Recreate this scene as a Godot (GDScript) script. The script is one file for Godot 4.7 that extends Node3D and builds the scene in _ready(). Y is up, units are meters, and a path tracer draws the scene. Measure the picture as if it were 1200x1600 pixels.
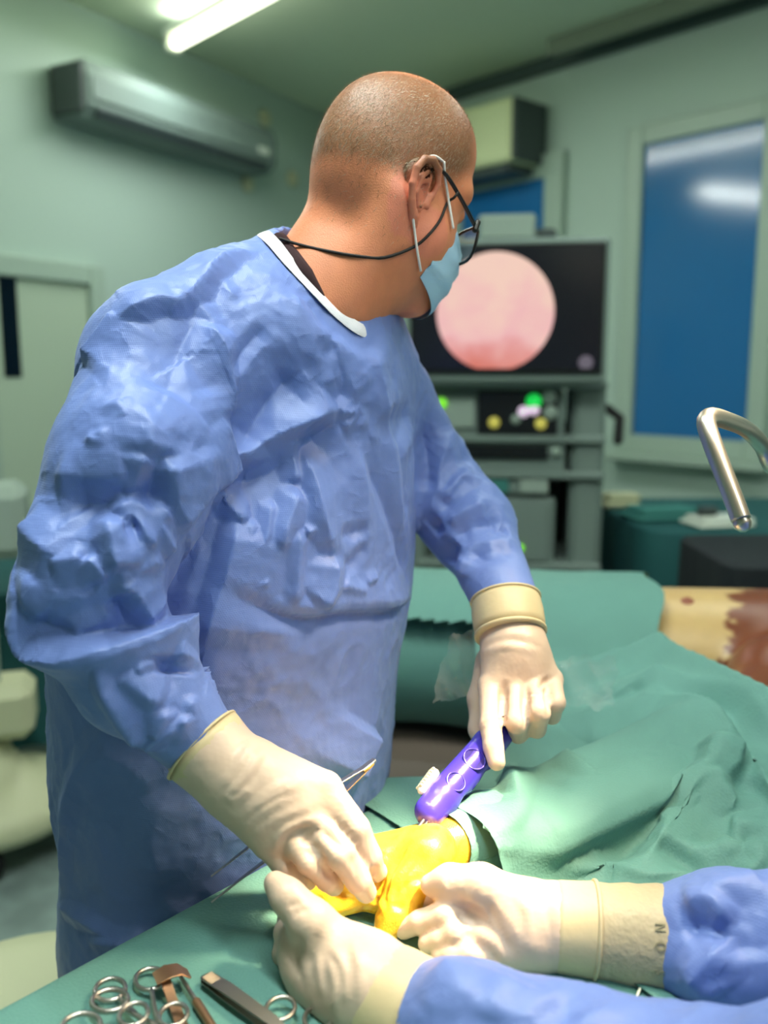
extends Node3D
# An operating theatre: a surgeon at a hand table, an assistant's arms, the draped patient, the room behind.
# Units are metres, y is up, the camera stands at x = 0, z = 0 and looks along -z, tilted 9 degrees down.

const CAM := Vector3(0, 1.42, 0)
const FOCAL := 1400.0
var FWD := Vector3(0, -sin(deg_to_rad(9.0)), -cos(deg_to_rad(9.0)))
var UPV := Vector3(0, cos(deg_to_rad(9.0)), -sin(deg_to_rad(9.0)))
var M := {}
var used := {}
var rng := RandomNumberGenerator.new()


func _ready() -> void:
	rng.seed = 7
	set_camera()
	set_light()
	make_materials()
	build_room()
	build_background()
	build_tables()
	build_patient()
	build_drapes()
	build_surgeon()
	build_assistant()
	build_tools()


func set_camera() -> void:
	var cam := Camera3D.new()
	cam.name = "camera"
	cam.transform = Transform3D(Basis(Vector3.RIGHT, deg_to_rad(-9.0)), CAM)
	var lens := CameraAttributesPhysical.new()
	lens.frustum_focal_length = 21.0          # 24 mm sensor height: 59.5 degrees
	lens.frustum_focus_distance = 0.90
	lens.frustum_near = 0.05
	lens.frustum_far = 60.0
	lens.exposure_aperture = 1.8
	lens.exposure_multiplier = 1.0
	cam.attributes = lens
	add_child(cam)
	cam.current = true


func set_light() -> void:
	var env := Environment.new()
	env.background_mode = Environment.BG_COLOR
	env.background_color = Color(0, 0, 0)
	env.tonemap_mode = Environment.TONE_MAPPER_LINEAR
	env.tonemap_exposure = 1.0
	env.sdfgi_enabled = true
	env.ssao_enabled = true
	env.ssil_enabled = true
	var w := WorldEnvironment.new()
	w.name = "world"
	w.environment = env
	add_child(w)


# ---------------------------------------------------------------- places and names
func P(px: float, py: float, d: float) -> Vector3:
	return CAM + FWD * d + Vector3.RIGHT * ((px - 600.0) / FOCAL * d) + UPV * ((800.0 - py) / FOCAL * d)


func ray(px: float, py: float) -> Vector3:
	return FWD + Vector3.RIGHT * ((px - 600.0) / FOCAL) + UPV * ((800.0 - py) / FOCAL)


func G(px: float, py: float, y: float) -> Vector3:      # where a sight line meets the level y
	var r := ray(px, py)
	return CAM + r * ((y - CAM.y) / r.y)


func numbered(n: String) -> String:
	var k: int = used.get(n, 0)
	used[n] = k + 1
	return n if k == 0 else "%s_%03d" % [n, k]


func tag(o: Node, label: String, category: String, group := "", kind := "") -> void:
	o.set_meta("label", label)
	o.set_meta("category", category)
	if group != "":
		o.set_meta("group", group)
	if kind != "":
		o.set_meta("kind", kind)


func thing(called: String, label: String, category: String, at := Vector3.ZERO, basis := Basis(), group := "") -> Node3D:
	var o := Node3D.new()
	o.name = numbered(called)
	add_child(o)
	o.transform = Transform3D(basis, at)
	tag(o, label, category, group)
	return o


func part(called: String, mesh: Mesh, m: Material, parent: Node, t := Transform3D()) -> MeshInstance3D:
	var o := MeshInstance3D.new()
	o.name = numbered(called) if parent == self else called
	o.mesh = mesh
	o.material_override = m
	o.transform = t
	parent.add_child(o, true)
	return o


func wpart(called: String, mesh: Mesh, m: Material, parent: Node) -> MeshInstance3D:   # mesh given in world coordinates
	var o := part(called, mesh, m, parent)
	var up: Node = parent
	var t := Transform3D()
	while up != self:
		t = up.transform * t
		up = up.get_parent()
	o.transform = t.affine_inverse()
	return o


func struct(called: String, mesh: Mesh, m: Material, t := Transform3D(), parent: Node = self) -> MeshInstance3D:
	var o := part(called, mesh, m, parent, t)
	if parent == self:
		o.set_meta("kind", "structure")
	return o


func at(p: Vector3) -> Transform3D:
	return Transform3D(Basis(), p)


func looking(p: Vector3, z_to: Vector3, up := Vector3.UP) -> Transform3D:   # local z points along z_to
	var z := z_to.normalized()
	var x := up.cross(z).normalized()
	return Transform3D(Basis(x, z.cross(x), z), p)


# ---------------------------------------------------------------- plain shapes
func arrays_mesh(v: PackedVector3Array, n: PackedVector3Array, ix: PackedInt32Array, col := PackedColorArray(), uv := PackedVector2Array()) -> ArrayMesh:
	var a := []
	a.resize(Mesh.ARRAY_MAX)
	a[Mesh.ARRAY_VERTEX] = v
	a[Mesh.ARRAY_NORMAL] = n
	a[Mesh.ARRAY_INDEX] = ix
	if col.size():
		a[Mesh.ARRAY_COLOR] = col
	if uv.size():
		a[Mesh.ARRAY_TEX_UV] = uv
	var m := ArrayMesh.new()
	m.add_surface_from_arrays(Mesh.PRIMITIVE_TRIANGLES, a)
	return m


func smooth_normals(v: PackedVector3Array, ix: PackedInt32Array) -> PackedVector3Array:
	var n := PackedVector3Array()
	n.resize(v.size())
	for t in range(0, ix.size(), 3):
		var a := ix[t]
		var b := ix[t + 1]
		var c := ix[t + 2]
		var f := (v[c] - v[a]).cross(v[b] - v[a])
		n[a] += f
		n[b] += f
		n[c] += f
	for i in n.size():
		n[i] = n[i].normalized()
	return n


func flat(tris: PackedVector3Array) -> ArrayMesh:      # loose triangles, clockwise fronts
	var n := PackedVector3Array()
	n.resize(tris.size())
	var ix := PackedInt32Array()
	ix.resize(tris.size())
	for t in range(0, tris.size(), 3):
		var f := (tris[t + 2] - tris[t]).cross(tris[t + 1] - tris[t]).normalized()
		n[t] = f
		n[t + 1] = f
		n[t + 2] = f
	for i in tris.size():
		ix[i] = i
	return arrays_mesh(tris, n, ix)


func rbox(size: Vector3, bevel := 0.004) -> ArrayMesh:  # box with chamfered edges, centred
	var h := size / 2.0
	var b := minf(bevel, minf(h.x, minf(h.y, h.z)) * 0.9)
	var t := PackedVector3Array()
	var c := func(sx, sy, sz, axis):
		var p := Vector3(sx * (h.x - b), sy * (h.y - b), sz * (h.z - b))
		p[axis] = [sx, sy, sz][axis] * h[axis]
		return p
	var quad := func(q: Array, out: Vector3):
		var f: Vector3 = (q[2] - q[0]).cross(q[1] - q[0])
		if f.dot(out) < 0:
			q.reverse()
		t.append_array([q[0], q[1], q[2], q[0], q[2], q[3]])
	for axis in 3:
		for s in [-1.0, 1.0]:
			var q := []
			for k in [[-1, -1], [1, -1], [1, 1], [-1, 1]]:
				var sg := [0.0, 0.0, 0.0]
				sg[axis] = s
				sg[(axis + 1) % 3] = float(k[0])
				sg[(axis + 2) % 3] = float(k[1])
				q.append(c.call(sg[0], sg[1], sg[2], axis))
			var o := Vector3.ZERO
			o[axis] = s
			quad.call(q, o)
	for axis in 3:
		var a1 := (axis + 1) % 3
		var a2 := (axis + 2) % 3
		for s1 in [-1.0, 1.0]:
			for s2 in [-1.0, 1.0]:
				var q := []
				for e in [[-1.0, a1], [1.0, a1], [1.0, a2], [-1.0, a2]]:
					var sg := [0.0, 0.0, 0.0]
					sg[axis] = e[0]
					sg[a1] = s1
					sg[a2] = s2
					q.append(c.call(sg[0], sg[1], sg[2], e[1]))
				var o := Vector3.ZERO
				o[a1] = s1
				o[a2] = s2
				quad.call(q, o)
	for sx in [-1.0, 1.0]:
		for sy in [-1.0, 1.0]:
			for sz in [-1.0, 1.0]:
				var q := [c.call(sx, sy, sz, 0), c.call(sx, sy, sz, 1), c.call(sx, sy, sz, 2)]
				if (q[2] - q[0]).cross(q[1] - q[0]).dot(Vector3(sx, sy, sz)) < 0:
					q.reverse()
				t.append_array(q)
	return flat(t)


func curve(pts: Array, n := 6) -> Array:               # Catmull-Rom through points, n steps a span
	var out := []
	var last := pts.size() - 1
	for i in last:
		var a: Vector3 = pts[maxi(i - 1, 0)]
		var b: Vector3 = pts[i]
		var c: Vector3 = pts[i + 1]
		var d: Vector3 = pts[mini(i + 2, last)]
		for k in n:
			out.append(b.cubic_interpolate(c, a, d, float(k) / n))
	out.append(pts[last])
	return out


func tube(pts: Array, radii, sides := 10, squash := 1.0, up := Vector3.ZERO, closed := false) -> ArrayMesh:
	# swept tube; radii a number or one per point; squash flattens it along "up"
	var v := PackedVector3Array()
	var ix := PackedInt32Array()
	var n := pts.size()
	var side := Vector3.ZERO
	for i in n:
		var p: Vector3 = pts[i]
		var ta: Vector3
		if closed:
			ta = (pts[(i + 1) % n] - pts[(i - 1 + n) % n]).normalized()
		else:
			ta = (pts[mini(i + 1, n - 1)] - pts[maxi(i - 1, 0)]).normalized()
		if i == 0:
			side = up if up != Vector3.ZERO else (Vector3.UP if absf(ta.y) < 0.9 else Vector3.RIGHT)
		elif up != Vector3.ZERO:
			side = up
		side = (side - ta * side.dot(ta)).normalized()
		var o := ta.cross(side)
		var r: float = radii[i] if radii is Array else radii
		for k in sides:
			var an := TAU * k / sides
			v.append(p + side * (cos(an) * r * squash) + o * (sin(an) * r))
	var rings := n if closed else n - 1
	for i in rings:
		for k in sides:
			var a := i * sides + k
			var b := i * sides + (k + 1) % sides
			var c := ((i + 1) % n) * sides + k
			var d := ((i + 1) % n) * sides + (k + 1) % sides
			ix.append_array([a, c, b, b, c, d])
	if not closed:
		for e in 2:
			var c0 := v.size()
			v.append(pts[0] if e == 0 else pts[n - 1])
			for k in sides:
				var a := (0 if e == 0 else (n - 1) * sides) + k
				var b := (0 if e == 0 else (n - 1) * sides) + (k + 1) % sides
				ix.append_array([c0, a, b] if e == 0 else [c0, b, a])
	return arrays_mesh(v, smooth_normals(v, ix), ix)


func rod(pts: Array, r: float, sides := 12) -> ArrayMesh:   # tube with rounded ends
	var a: Vector3 = pts[0]
	var b: Vector3 = pts[pts.size() - 1]
	var ta: Vector3 = (a - pts[1]).normalized()
	var tb: Vector3 = (b - pts[pts.size() - 2]).normalized()
	var q := [a + ta * r, a + ta * r * 0.85, a + ta * r * 0.5]
	var rr := [r * 0.05, r * 0.53, r * 0.87]
	for p in pts:
		q.append(p)
		rr.append(r)
	q.append_array([b + tb * r * 0.5, b + tb * r * 0.85, b + tb * r])
	rr.append_array([r * 0.87, r * 0.53, r * 0.05])
	return tube(q, rr, sides)


func lathe(profile: Array, seg := 24) -> ArrayMesh:    # profile of Vector2(radius, y), bottom to top
	var v := PackedVector3Array()
	var ix := PackedInt32Array()
	for p in profile:
		for k in seg:
			var an := TAU * k / seg
			v.append(Vector3(cos(an) * p.x, p.y, sin(an) * p.x))
	for i in profile.size() - 1:
		for k in seg:
			var a := i * seg + k
			var b := i * seg + (k + 1) % seg
			ix.append_array([a, b, a + seg, b, b + seg, a + seg])
	return arrays_mesh(v, smooth_normals(v, ix), ix)


func extrude(poly: PackedVector2Array, depth: float, bevel := 0.0) -> ArrayMesh:   # outline in x, y; thick along z, centred
	var t := PackedVector3Array()
	if Geometry2D.is_polygon_clockwise(poly):
		poly.reverse()
	var z := depth / 2.0
	var inner := poly
	if bevel > 0.0:
		var off := Geometry2D.offset_polygon(poly, -bevel)
		if off.size() == 1 and off[0].size() >= 3:
			inner = off[0]
	var tri := Geometry2D.triangulate_polygon(inner)
	for k in range(0, tri.size(), 3):
		var a := inner[tri[k]]
		var b := inner[tri[k + 1]]
		var c := inner[tri[k + 2]]
		if (b - a).cross(c - a) < 0:
			var s := b
			b = c
			c = s
		t.append_array([Vector3(a.x, a.y, z), Vector3(c.x, c.y, z), Vector3(b.x, b.y, z)])
		t.append_array([Vector3(a.x, a.y, -z), Vector3(b.x, b.y, -z), Vector3(c.x, c.y, -z)])
	var zb := z - bevel
	var n := poly.size()
	for k in n:
		var a := poly[k]
		var b := poly[(k + 1) % n]
		t.append_array([Vector3(a.x, a.y, -zb), Vector3(a.x, a.y, zb), Vector3(b.x, b.y, zb), Vector3(a.x, a.y, -zb), Vector3(b.x, b.y, zb), Vector3(b.x, b.y, -zb)])
	if inner != poly:
		for s in [1.0, -1.0]:
			for k in n:
				var a := poly[k]
				var b := poly[(k + 1) % n]
				var ia := near2(inner, a)
				var ib := near2(inner, b)
				var q := [Vector3(a.x, a.y, zb * s), Vector3(b.x, b.y, zb * s), Vector3(ib.x, ib.y, z * s), Vector3(ia.x, ia.y, z * s)]
				if s > 0:
					q.reverse()
				t.append_array([q[0], q[1], q[2], q[0], q[2], q[3]])
	return flat(t)


func near2(poly: PackedVector2Array, p: Vector2) -> Vector2:
	var best := poly[0]
	for q in poly:
		if q.distance_squared_to(p) < best.distance_squared_to(p):
			best = q
	return best


func sheet(rows: Array, thick := 0.0, uvs := false) -> ArrayMesh:   # rows of equally many points; thick gives it a back
	var v := PackedVector3Array()
	var ix := PackedInt32Array()
	var uv := PackedVector2Array()
	var w: int = rows[0].size()
	for j in rows.size():
		for i in w:
			v.append(rows[j][i])
			uv.append(Vector2(float(i) / (w - 1), float(j) / (rows.size() - 1)))
	for j in rows.size() - 1:
		for i in w - 1:
			var a := j * w + i
			ix.append_array([a, a + w, a + 1, a + 1, a + w, a + w + 1])
	var n := smooth_normals(v, ix)
	if thick > 0.0:
		var c := v.size()
		var m := ix.size()
		for i in c:
			v.append(v[i] - n[i] * thick)
			n.append(-n[i])
			uv.append(uv[i])
		for t in range(0, m, 3):
			ix.append_array([ix[t] + c, ix[t + 2] + c, ix[t + 1] + c])
		var rim := []
		for i in w - 1:
			rim.append([i, i + 1])
			rim.append([(rows.size() - 1) * w + i + 1, (rows.size() - 1) * w + i])
		for j in rows.size() - 1:
			rim.append([(j + 1) * w, j * w])
			rim.append([j * w + w - 1, (j + 1) * w + w - 1])
		for e in rim:
			ix.append_array([e[0], e[1], e[1] + c, e[0], e[1] + c, e[0] + c])
	return arrays_mesh(v, n, ix, PackedColorArray(), uv if uvs else PackedVector2Array())


func merged(list: Array) -> ArrayMesh:                 # [[mesh, transform], ...] joined into one surface
	var st := SurfaceTool.new()
	for e in list:
		st.append_from(e[0], 0, e[1])
	return st.commit()


# ---------------------------------------------------------------- bodies: distance fields meshed as surface nets
class Field:
	var o: Vector3
	var h: float
	var nx: int
	var ny: int
	var nz: int
	var D := PackedFloat32Array()

	func _init(lo: Vector3, hi: Vector3, cell: float) -> void:
		o = lo
		h = cell
		nx = int(ceil((hi.x - lo.x) / cell)) + 1
		ny = int(ceil((hi.y - lo.y) / cell)) + 1
		nz = int(ceil((hi.z - lo.z) / cell)) + 1
		D.resize(nx * ny * nz)
		D.fill(1.0)

	# tapered capsule, blended over k; n and s flatten it along n; carve cuts it out instead
	func cone(a: Vector3, b: Vector3, ra: float, rb: float, k := 0.01, n := Vector3.ZERO, s := 1.0, carve := false) -> void:
		var m := maxf(ra, rb) + k + 3.0 * h
		var x0 := maxi(int((minf(a.x, b.x) - m - o.x) / h), 0)
		var x1 := mini(int((maxf(a.x, b.x) + m - o.x) / h) + 1, nx - 1)
		var y0 := maxi(int((minf(a.y, b.y) - m - o.y) / h), 0)
		var y1 := mini(int((maxf(a.y, b.y) + m - o.y) / h) + 1, ny - 1)
		var z0 := maxi(int((minf(a.z, b.z) - m - o.z) / h), 0)
		var z1 := mini(int((maxf(a.z, b.z) + m - o.z) / h) + 1, nz - 1)
		var bx := b.x - a.x
		var by := b.y - a.y
		var bz := b.z - a.z
		var inv := 1.0 / maxf(bx * bx + by * by + bz * bz, 1e-9)
		var dr := rb - ra
		var w := s * s - 1.0
		var nx_ := n.x
		var ny_ := n.y
		var nz_ := n.z
		var data := D
		var far := k + 3.0 * h
		for iz in range(z0, z1 + 1):
			var qz := o.z + iz * h - a.z
			for iy in range(y0, y1 + 1):
				var qy := o.y + iy * h - a.y
				var base := (iz * ny + iy) * nx
				var part_dot := qy * by + qz * bz
				for ix in range(x0, x1 + 1):
					var qx := o.x + ix * h - a.x
					var t := clampf((qx * bx + part_dot) * inv, 0.0, 1.0)
					var ex := qx - bx * t
					var ey := qy - by * t
					var ez := qz - bz * t
					var e2 := ex * ex + ey * ey + ez * ez
					if w != 0.0:
						var dn := ex * nx_ + ey * ny_ + ez * nz_
						e2 += w * dn * dn
					var d := sqrt(e2) - ra - dr * t
					if carve:
						var c0 := data[base + ix]
						var kk := maxf(k - absf(c0 + d), 0.0)
						data[base + ix] = maxf(c0, -d) + kk * kk * 0.25 / k
						continue
					if d > far:
						continue
					var c := data[base + ix]
					if d < c + k:
						var kk := k - absf(c - d)
						if kk > 0.0:
							data[base + ix] = minf(c, d) - kk * kk * 0.25 / k
						else:
							data[base + ix] = minf(c, d)
		D = data

	func ball(c: Vector3, bs: Basis, r: Vector3, k := 0.01, carve := false) -> void:   # ellipsoid on the axes of bs
		var m := maxf(r.x, maxf(r.y, r.z)) + k + 3.0 * h
		var x0 := maxi(int((c.x - m - o.x) / h), 0)
		var x1 := mini(int((c.x + m - o.x) / h) + 1, nx - 1)
		var y0 := maxi(int((c.y - m - o.y) / h), 0)
		var y1 := mini(int((c.y + m - o.y) / h) + 1, ny - 1)
		var z0 := maxi(int((c.z - m - o.z) / h), 0)
		var z1 := mini(int((c.z + m - o.z) / h) + 1, nz - 1)
		var ax := bs.x / r.x
		var ay := bs.y / r.y
		var az := bs.z / r.z
		var i2 := Vector3(1.0 / (r.x * r.x), 1.0 / (r.y * r.y), 1.0 / (r.z * r.z))
		var data := D
		for iz in range(z0, z1 + 1):
			for iy in range(y0, y1 + 1):
				var base := (iz * ny + iy) * nx
				for ix in range(x0, x1 + 1):
					var q := Vector3(o.x + ix * h - c.x, o.y + iy * h - c.y, o.z + iz * h - c.z)
					var u := q.dot(ax)
					var v := q.dot(ay)
					var ww := q.dot(az)
					var k0 := sqrt(u * u + v * v + ww * ww)
					if k0 > 2.5:
						continue
					var k1 := sqrt(u * u * i2.x + v * v * i2.y + ww * ww * i2.z)
					var d := k0 * (k0 - 1.0) / maxf(k1, 1e-6)
					var cc := data[base + ix]
					if carve:
						var kc := maxf(k - absf(cc + d), 0.0)
						data[base + ix] = maxf(cc, -d) + kc * kc * 0.25 / k
					elif d < cc + k:
						var kk := maxf(k - absf(cc - d), 0.0)
						data[base + ix] = minf(cc, d) - kk * kk * 0.25 / k
		D = data

	func chain(pts: Array, rr: Array, k: float, n := Vector3.ZERO, s := 1.0) -> void:
		for i in pts.size() - 1:
			cone(pts[i], pts[i + 1], rr[i], rr[i + 1], k, n, s)

	func sample(p: Vector3) -> float:
		var q := (p - o) / h
		var i := int(q.x)
		var j := int(q.y)
		var k := int(q.z)
		if q.x < 0 or q.y < 0 or q.z < 0 or i >= nx - 1 or j >= ny - 1 or k >= nz - 1:
			return 1.0
		var fx := q.x - i
		var fy := q.y - j
		var fz := q.z - k
		var b := (k * ny + j) * nx + i
		var b2 := b + nx * ny
		var a0 := lerpf(lerpf(D[b], D[b + 1], fx), lerpf(D[b + nx], D[b + nx + 1], fx), fy)
		var a1 := lerpf(lerpf(D[b2], D[b2 + 1], fx), lerpf(D[b2 + nx], D[b2 + nx + 1], fx), fy)
		return lerpf(a0, a1, fz)

	func normal(p: Vector3) -> Vector3:
		var e := h * 1.2
		return Vector3(sample(p + Vector3(e, 0, 0)) - sample(p - Vector3(e, 0, 0)), sample(p + Vector3(0, e, 0)) - sample(p - Vector3(0, e, 0)), sample(p + Vector3(0, 0, e)) - sample(p - Vector3(0, 0, e))).normalized()

	func hit(from: Vector3, dir: Vector3, near := 0.4, far := 2.2) -> Vector3:   # first point of the surface on a line; INF if none
		var t := near
		var step := h * 0.5
		while t < far:
			var v := sample(from + dir * t)
			if v <= 0.0:
				return from + dir * (t - step * 0.5)
			t += maxf(step, minf(v, 0.02) * 0.7) if v < 0.9 else step
		return Vector3.INF

	func net() -> Array:                                # [vertices, normals, indices]
		var v := PackedVector3Array()
		var ix := PackedInt32Array()
		var sl := nx * ny
		var at := {}
		var cells := PackedInt32Array()
		var data := D
		var lim := 2.2 * h
		for k in nz - 1:
			for j in ny - 1:
				var b := k * sl + j * nx
				for i in nx - 1:
					var c := b + i
					var d0 := data[c]
					if d0 > lim or d0 < -lim:
						continue
					var d1 := data[c + 1]
					var d2 := data[c + nx]
					var d3 := data[c + nx + 1]
					var d4 := data[c + sl]
					var d5 := data[c + sl + 1]
					var d6 := data[c + sl + nx]
					var d7 := data[c + sl + nx + 1]
					var s := int(d0 < 0) + int(d1 < 0) + int(d2 < 0) + int(d3 < 0) + int(d4 < 0) + int(d5 < 0) + int(d6 < 0) + int(d7 < 0)
					if s == 0 or s == 8:
						continue
					var sx := 0.0
					var sy := 0.0
					var sz := 0.0
					var m := 0
					if (d0 < 0) != (d1 < 0): sx += d0 / (d0 - d1); m += 1
					if (d2 < 0) != (d3 < 0): sx += d2 / (d2 - d3); sy += 1; m += 1
					if (d4 < 0) != (d5 < 0): sx += d4 / (d4 - d5); sz += 1; m += 1
					if (d6 < 0) != (d7 < 0): sx += d6 / (d6 - d7); sy += 1; sz += 1; m += 1
					if (d0 < 0) != (d2 < 0): sy += d0 / (d0 - d2); m += 1
					if (d1 < 0) != (d3 < 0): sy += d1 / (d1 - d3); sx += 1; m += 1
					if (d4 < 0) != (d6 < 0): sy += d4 / (d4 - d6); sz += 1; m += 1
					if (d5 < 0) != (d7 < 0): sy += d5 / (d5 - d7); sx += 1; sz += 1; m += 1
					if (d0 < 0) != (d4 < 0): sz += d0 / (d0 - d4); m += 1
					if (d1 < 0) != (d5 < 0): sz += d1 / (d1 - d5); sx += 1; m += 1
					if (d2 < 0) != (d6 < 0): sz += d2 / (d2 - d6); sy += 1; m += 1
					if (d3 < 0) != (d7 < 0): sz += d3 / (d3 - d7); sx += 1; sy += 1; m += 1
					at[c] = v.size()
					cells.append(c)
					v.append(o + Vector3(i + sx / m, j + sy / m, k + sz / m) * h)
		for c in cells:
			var d0 := data[c]
			var i0: int = at[c]
			var in0 := d0 < 0
			if in0 != (data[c + 1] < 0):
				quad(ix, i0, at.get(c - nx, -1), at.get(c - nx - sl, -1), at.get(c - sl, -1), in0)
			if in0 != (data[c + nx] < 0):
				quad(ix, i0, at.get(c - sl, -1), at.get(c - sl - 1, -1), at.get(c - 1, -1), in0)
			if in0 != (data[c + sl] < 0):
				quad(ix, i0, at.get(c - 1, -1), at.get(c - 1 - nx, -1), at.get(c - nx, -1), in0)
		return [v, ix]

	func quad(ix: PackedInt32Array, a: int, b: int, c: int, d: int, flip: bool) -> void:
		if b < 0 or c < 0 or d < 0:
			return
		if flip:
			ix.append_array([a, c, b, a, d, c])
		else:
			ix.append_array([a, b, c, a, c, d])


func finer(v: PackedVector3Array, ix: PackedInt32Array) -> Array:      # every triangle split into four
	var mid := {}
	var out := PackedInt32Array()
	out.resize(ix.size() * 4)
	var w := 0
	for t in range(0, ix.size(), 3):
		var m := [0, 0, 0]
		for e in 3:
			var a := ix[t + e]
			var b := ix[t + (e + 1) % 3]
			var key := (a << 24) | b if a < b else (b << 24) | a
			var k = mid.get(key)
			if k == null:
				k = v.size()
				mid[key] = k
				v.append((v[a] + v[b]) * 0.5)
			m[e] = k
		for q in [ix[t], m[0], m[2], m[0], ix[t + 1], m[1], m[2], m[1], ix[t + 2], m[0], m[1], m[2]]:
			out[w] = q
			w += 1
	return [v, out]


func field_for(pts: Array, pad: float, cell: float) -> Field:
	var lo: Vector3 = pts[0]
	var hi: Vector3 = pts[0]
	for p in pts:
		lo = lo.min(p)
		hi = hi.max(p)
	return Field.new(lo - Vector3.ONE * pad, hi + Vector3.ONE * pad, cell)


func sight(f: Field, px: float, py: float, fallback: float) -> Vector3:   # point of a body on a sight line
	var p := f.hit(CAM, ray(px, py))
	return P(px, py, fallback) if p == Vector3.INF else p


# ---------------------------------------------------------------- folds: ridges and grooves pressed into a mesh along 3D lines
class Folds:
	var v: PackedVector3Array
	var n: PackedVector3Array
	var add := PackedFloat32Array()
	var low := PackedFloat32Array()
	var bins := {}
	var size := 0.03

	func _init(vv: PackedVector3Array, nn: PackedVector3Array) -> void:
		v = vv
		n = nn
		add.resize(v.size())
		low.resize(v.size())
		for i in v.size():
			var key := Vector3i((v[i] / size).floor())
			if not bins.has(key):
				bins[key] = PackedInt32Array()
			bins[key].append(i)

	# a line of points with outward normals; height in metres, left and right widths: unequal ones make an overlapping fold
	func line(pts: Array, nrm: Array, height: float, wl: float, wr: float) -> void:
		var reach := 2.3 * maxf(wl, wr)
		var best := {}
		var total := 0.0
		var run := [0.0]
		for s in pts.size() - 1:
			total += pts[s].distance_to(pts[s + 1])
			run.append(total)
		for s in pts.size() - 1:
			var a: Vector3 = pts[s]
			var b: Vector3 = pts[s + 1]
			var ab := b - a
			var l2 := maxf(ab.length_squared(), 1e-9)
			var side: Vector3 = ab.cross(nrm[s]).normalized()
			var lo := Vector3i(((a.min(b) - Vector3.ONE * reach) / size).floor())
			var hi := Vector3i(((a.max(b) + Vector3.ONE * reach) / size).floor())
			for x in range(lo.x, hi.x + 1):
				for y in range(lo.y, hi.y + 1):
					for z in range(lo.z, hi.z + 1):
						var bin = bins.get(Vector3i(x, y, z))
						if bin == null:
							continue
						for i in bin:
							var q: Vector3 = v[i] - a
							var t := clampf(q.dot(ab) / l2, 0.0, 1.0)
							var e := q - ab * t
							var d := e.length()
							if d > reach or n[i].dot(nrm[s]) < 0.0:
								continue
							if best.has(i) and best[i][0] <= d:
								continue
							best[i] = [d, e.dot(side) > 0.0, (run[s] + t * (run[s + 1] - run[s])) / maxf(total, 1e-6)]
		for i in best:
			var e: Array = best[i]
			var w: float = wr if e[1] else wl
			var x: float = e[0] / w
			var ends: float = minf(1.0, minf(e[2], 1.0 - e[2]) * 4.0 + 0.3)
			var z: float = height * ends * pow(maxf(0.0, 1.0 - x / 2.3), 1.25)
			if height > 0.0:                                     # ridges meet as planes do, so do grooves
				add[i] = maxf(add[i], z)
			else:
				low[i] = minf(low[i], z)

	func calm(ends: Array, r0: float, r1: float) -> void:   # no folds close to these places
		for i in v.size():
			if add[i] != 0.0 or low[i] != 0.0:
				for e in ends:
					var k := smoothstep(r0, r1, v[i].distance_to(e))
					add[i] *= k
					low[i] *= k

	func done() -> PackedVector3Array:
		var out := PackedVector3Array()
		out.resize(v.size())
		for i in v.size():
			out[i] = v[i] + n[i] * (add[i] + low[i])
		return out


# ---------------------------------------------------------------- materials
func mat(color: Color, rough := 0.6, metal := 0.0) -> StandardMaterial3D:
	var m := StandardMaterial3D.new()
	m.albedo_color = color
	m.roughness = rough
	m.metallic = metal
	return m


func noise_tex(freq: float, size := 256, kind := FastNoiseLite.TYPE_SIMPLEX, octaves := 4, ramp: Gradient = null) -> NoiseTexture2D:
	var f := FastNoiseLite.new()
	f.noise_type = kind
	f.frequency = freq
	f.fractal_octaves = octaves
	f.seed = 11
	var t := NoiseTexture2D.new()
	t.width = size
	t.height = size
	t.seamless = true
	t.noise = f
	if ramp:
		t.color_ramp = ramp
	return t


func ramp2(a: Color, b: Color) -> Gradient:
	var g := Gradient.new()
	g.colors = PackedColorArray([a, b])
	g.offsets = PackedFloat32Array([0.25, 0.75])
	return g


func relief(m: StandardMaterial3D, t: Texture2D, cm: float, scale: float) -> StandardMaterial3D:
	m.heightmap_enabled = true
	m.heightmap_texture = t
	m.heightmap_scale = cm
	m.uv1_triplanar = true
	m.uv1_scale = Vector3.ONE * scale
	return m


func emboss() -> ImageTexture:                          # the pressed dot pattern of nonwoven cloth, eight dots a side
	var im := Image.create(64, 64, false, Image.FORMAT_L8)
	for y in 64:
		for x in 64:
			var row := y / 8
			var dx := fmod(x + (4.0 if row % 2 else 0.0), 8.0) - 3.5
			var dy := fmod(float(y), 8.0) - 3.5
			var d := sqrt(dx * dx + dy * dy)
			var v := clampf((d - 1.2) / 2.0, 0.0, 1.0)
			im.set_pixel(x, y, Color(v, v, v))
	return ImageTexture.create_from_image(im)


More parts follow.
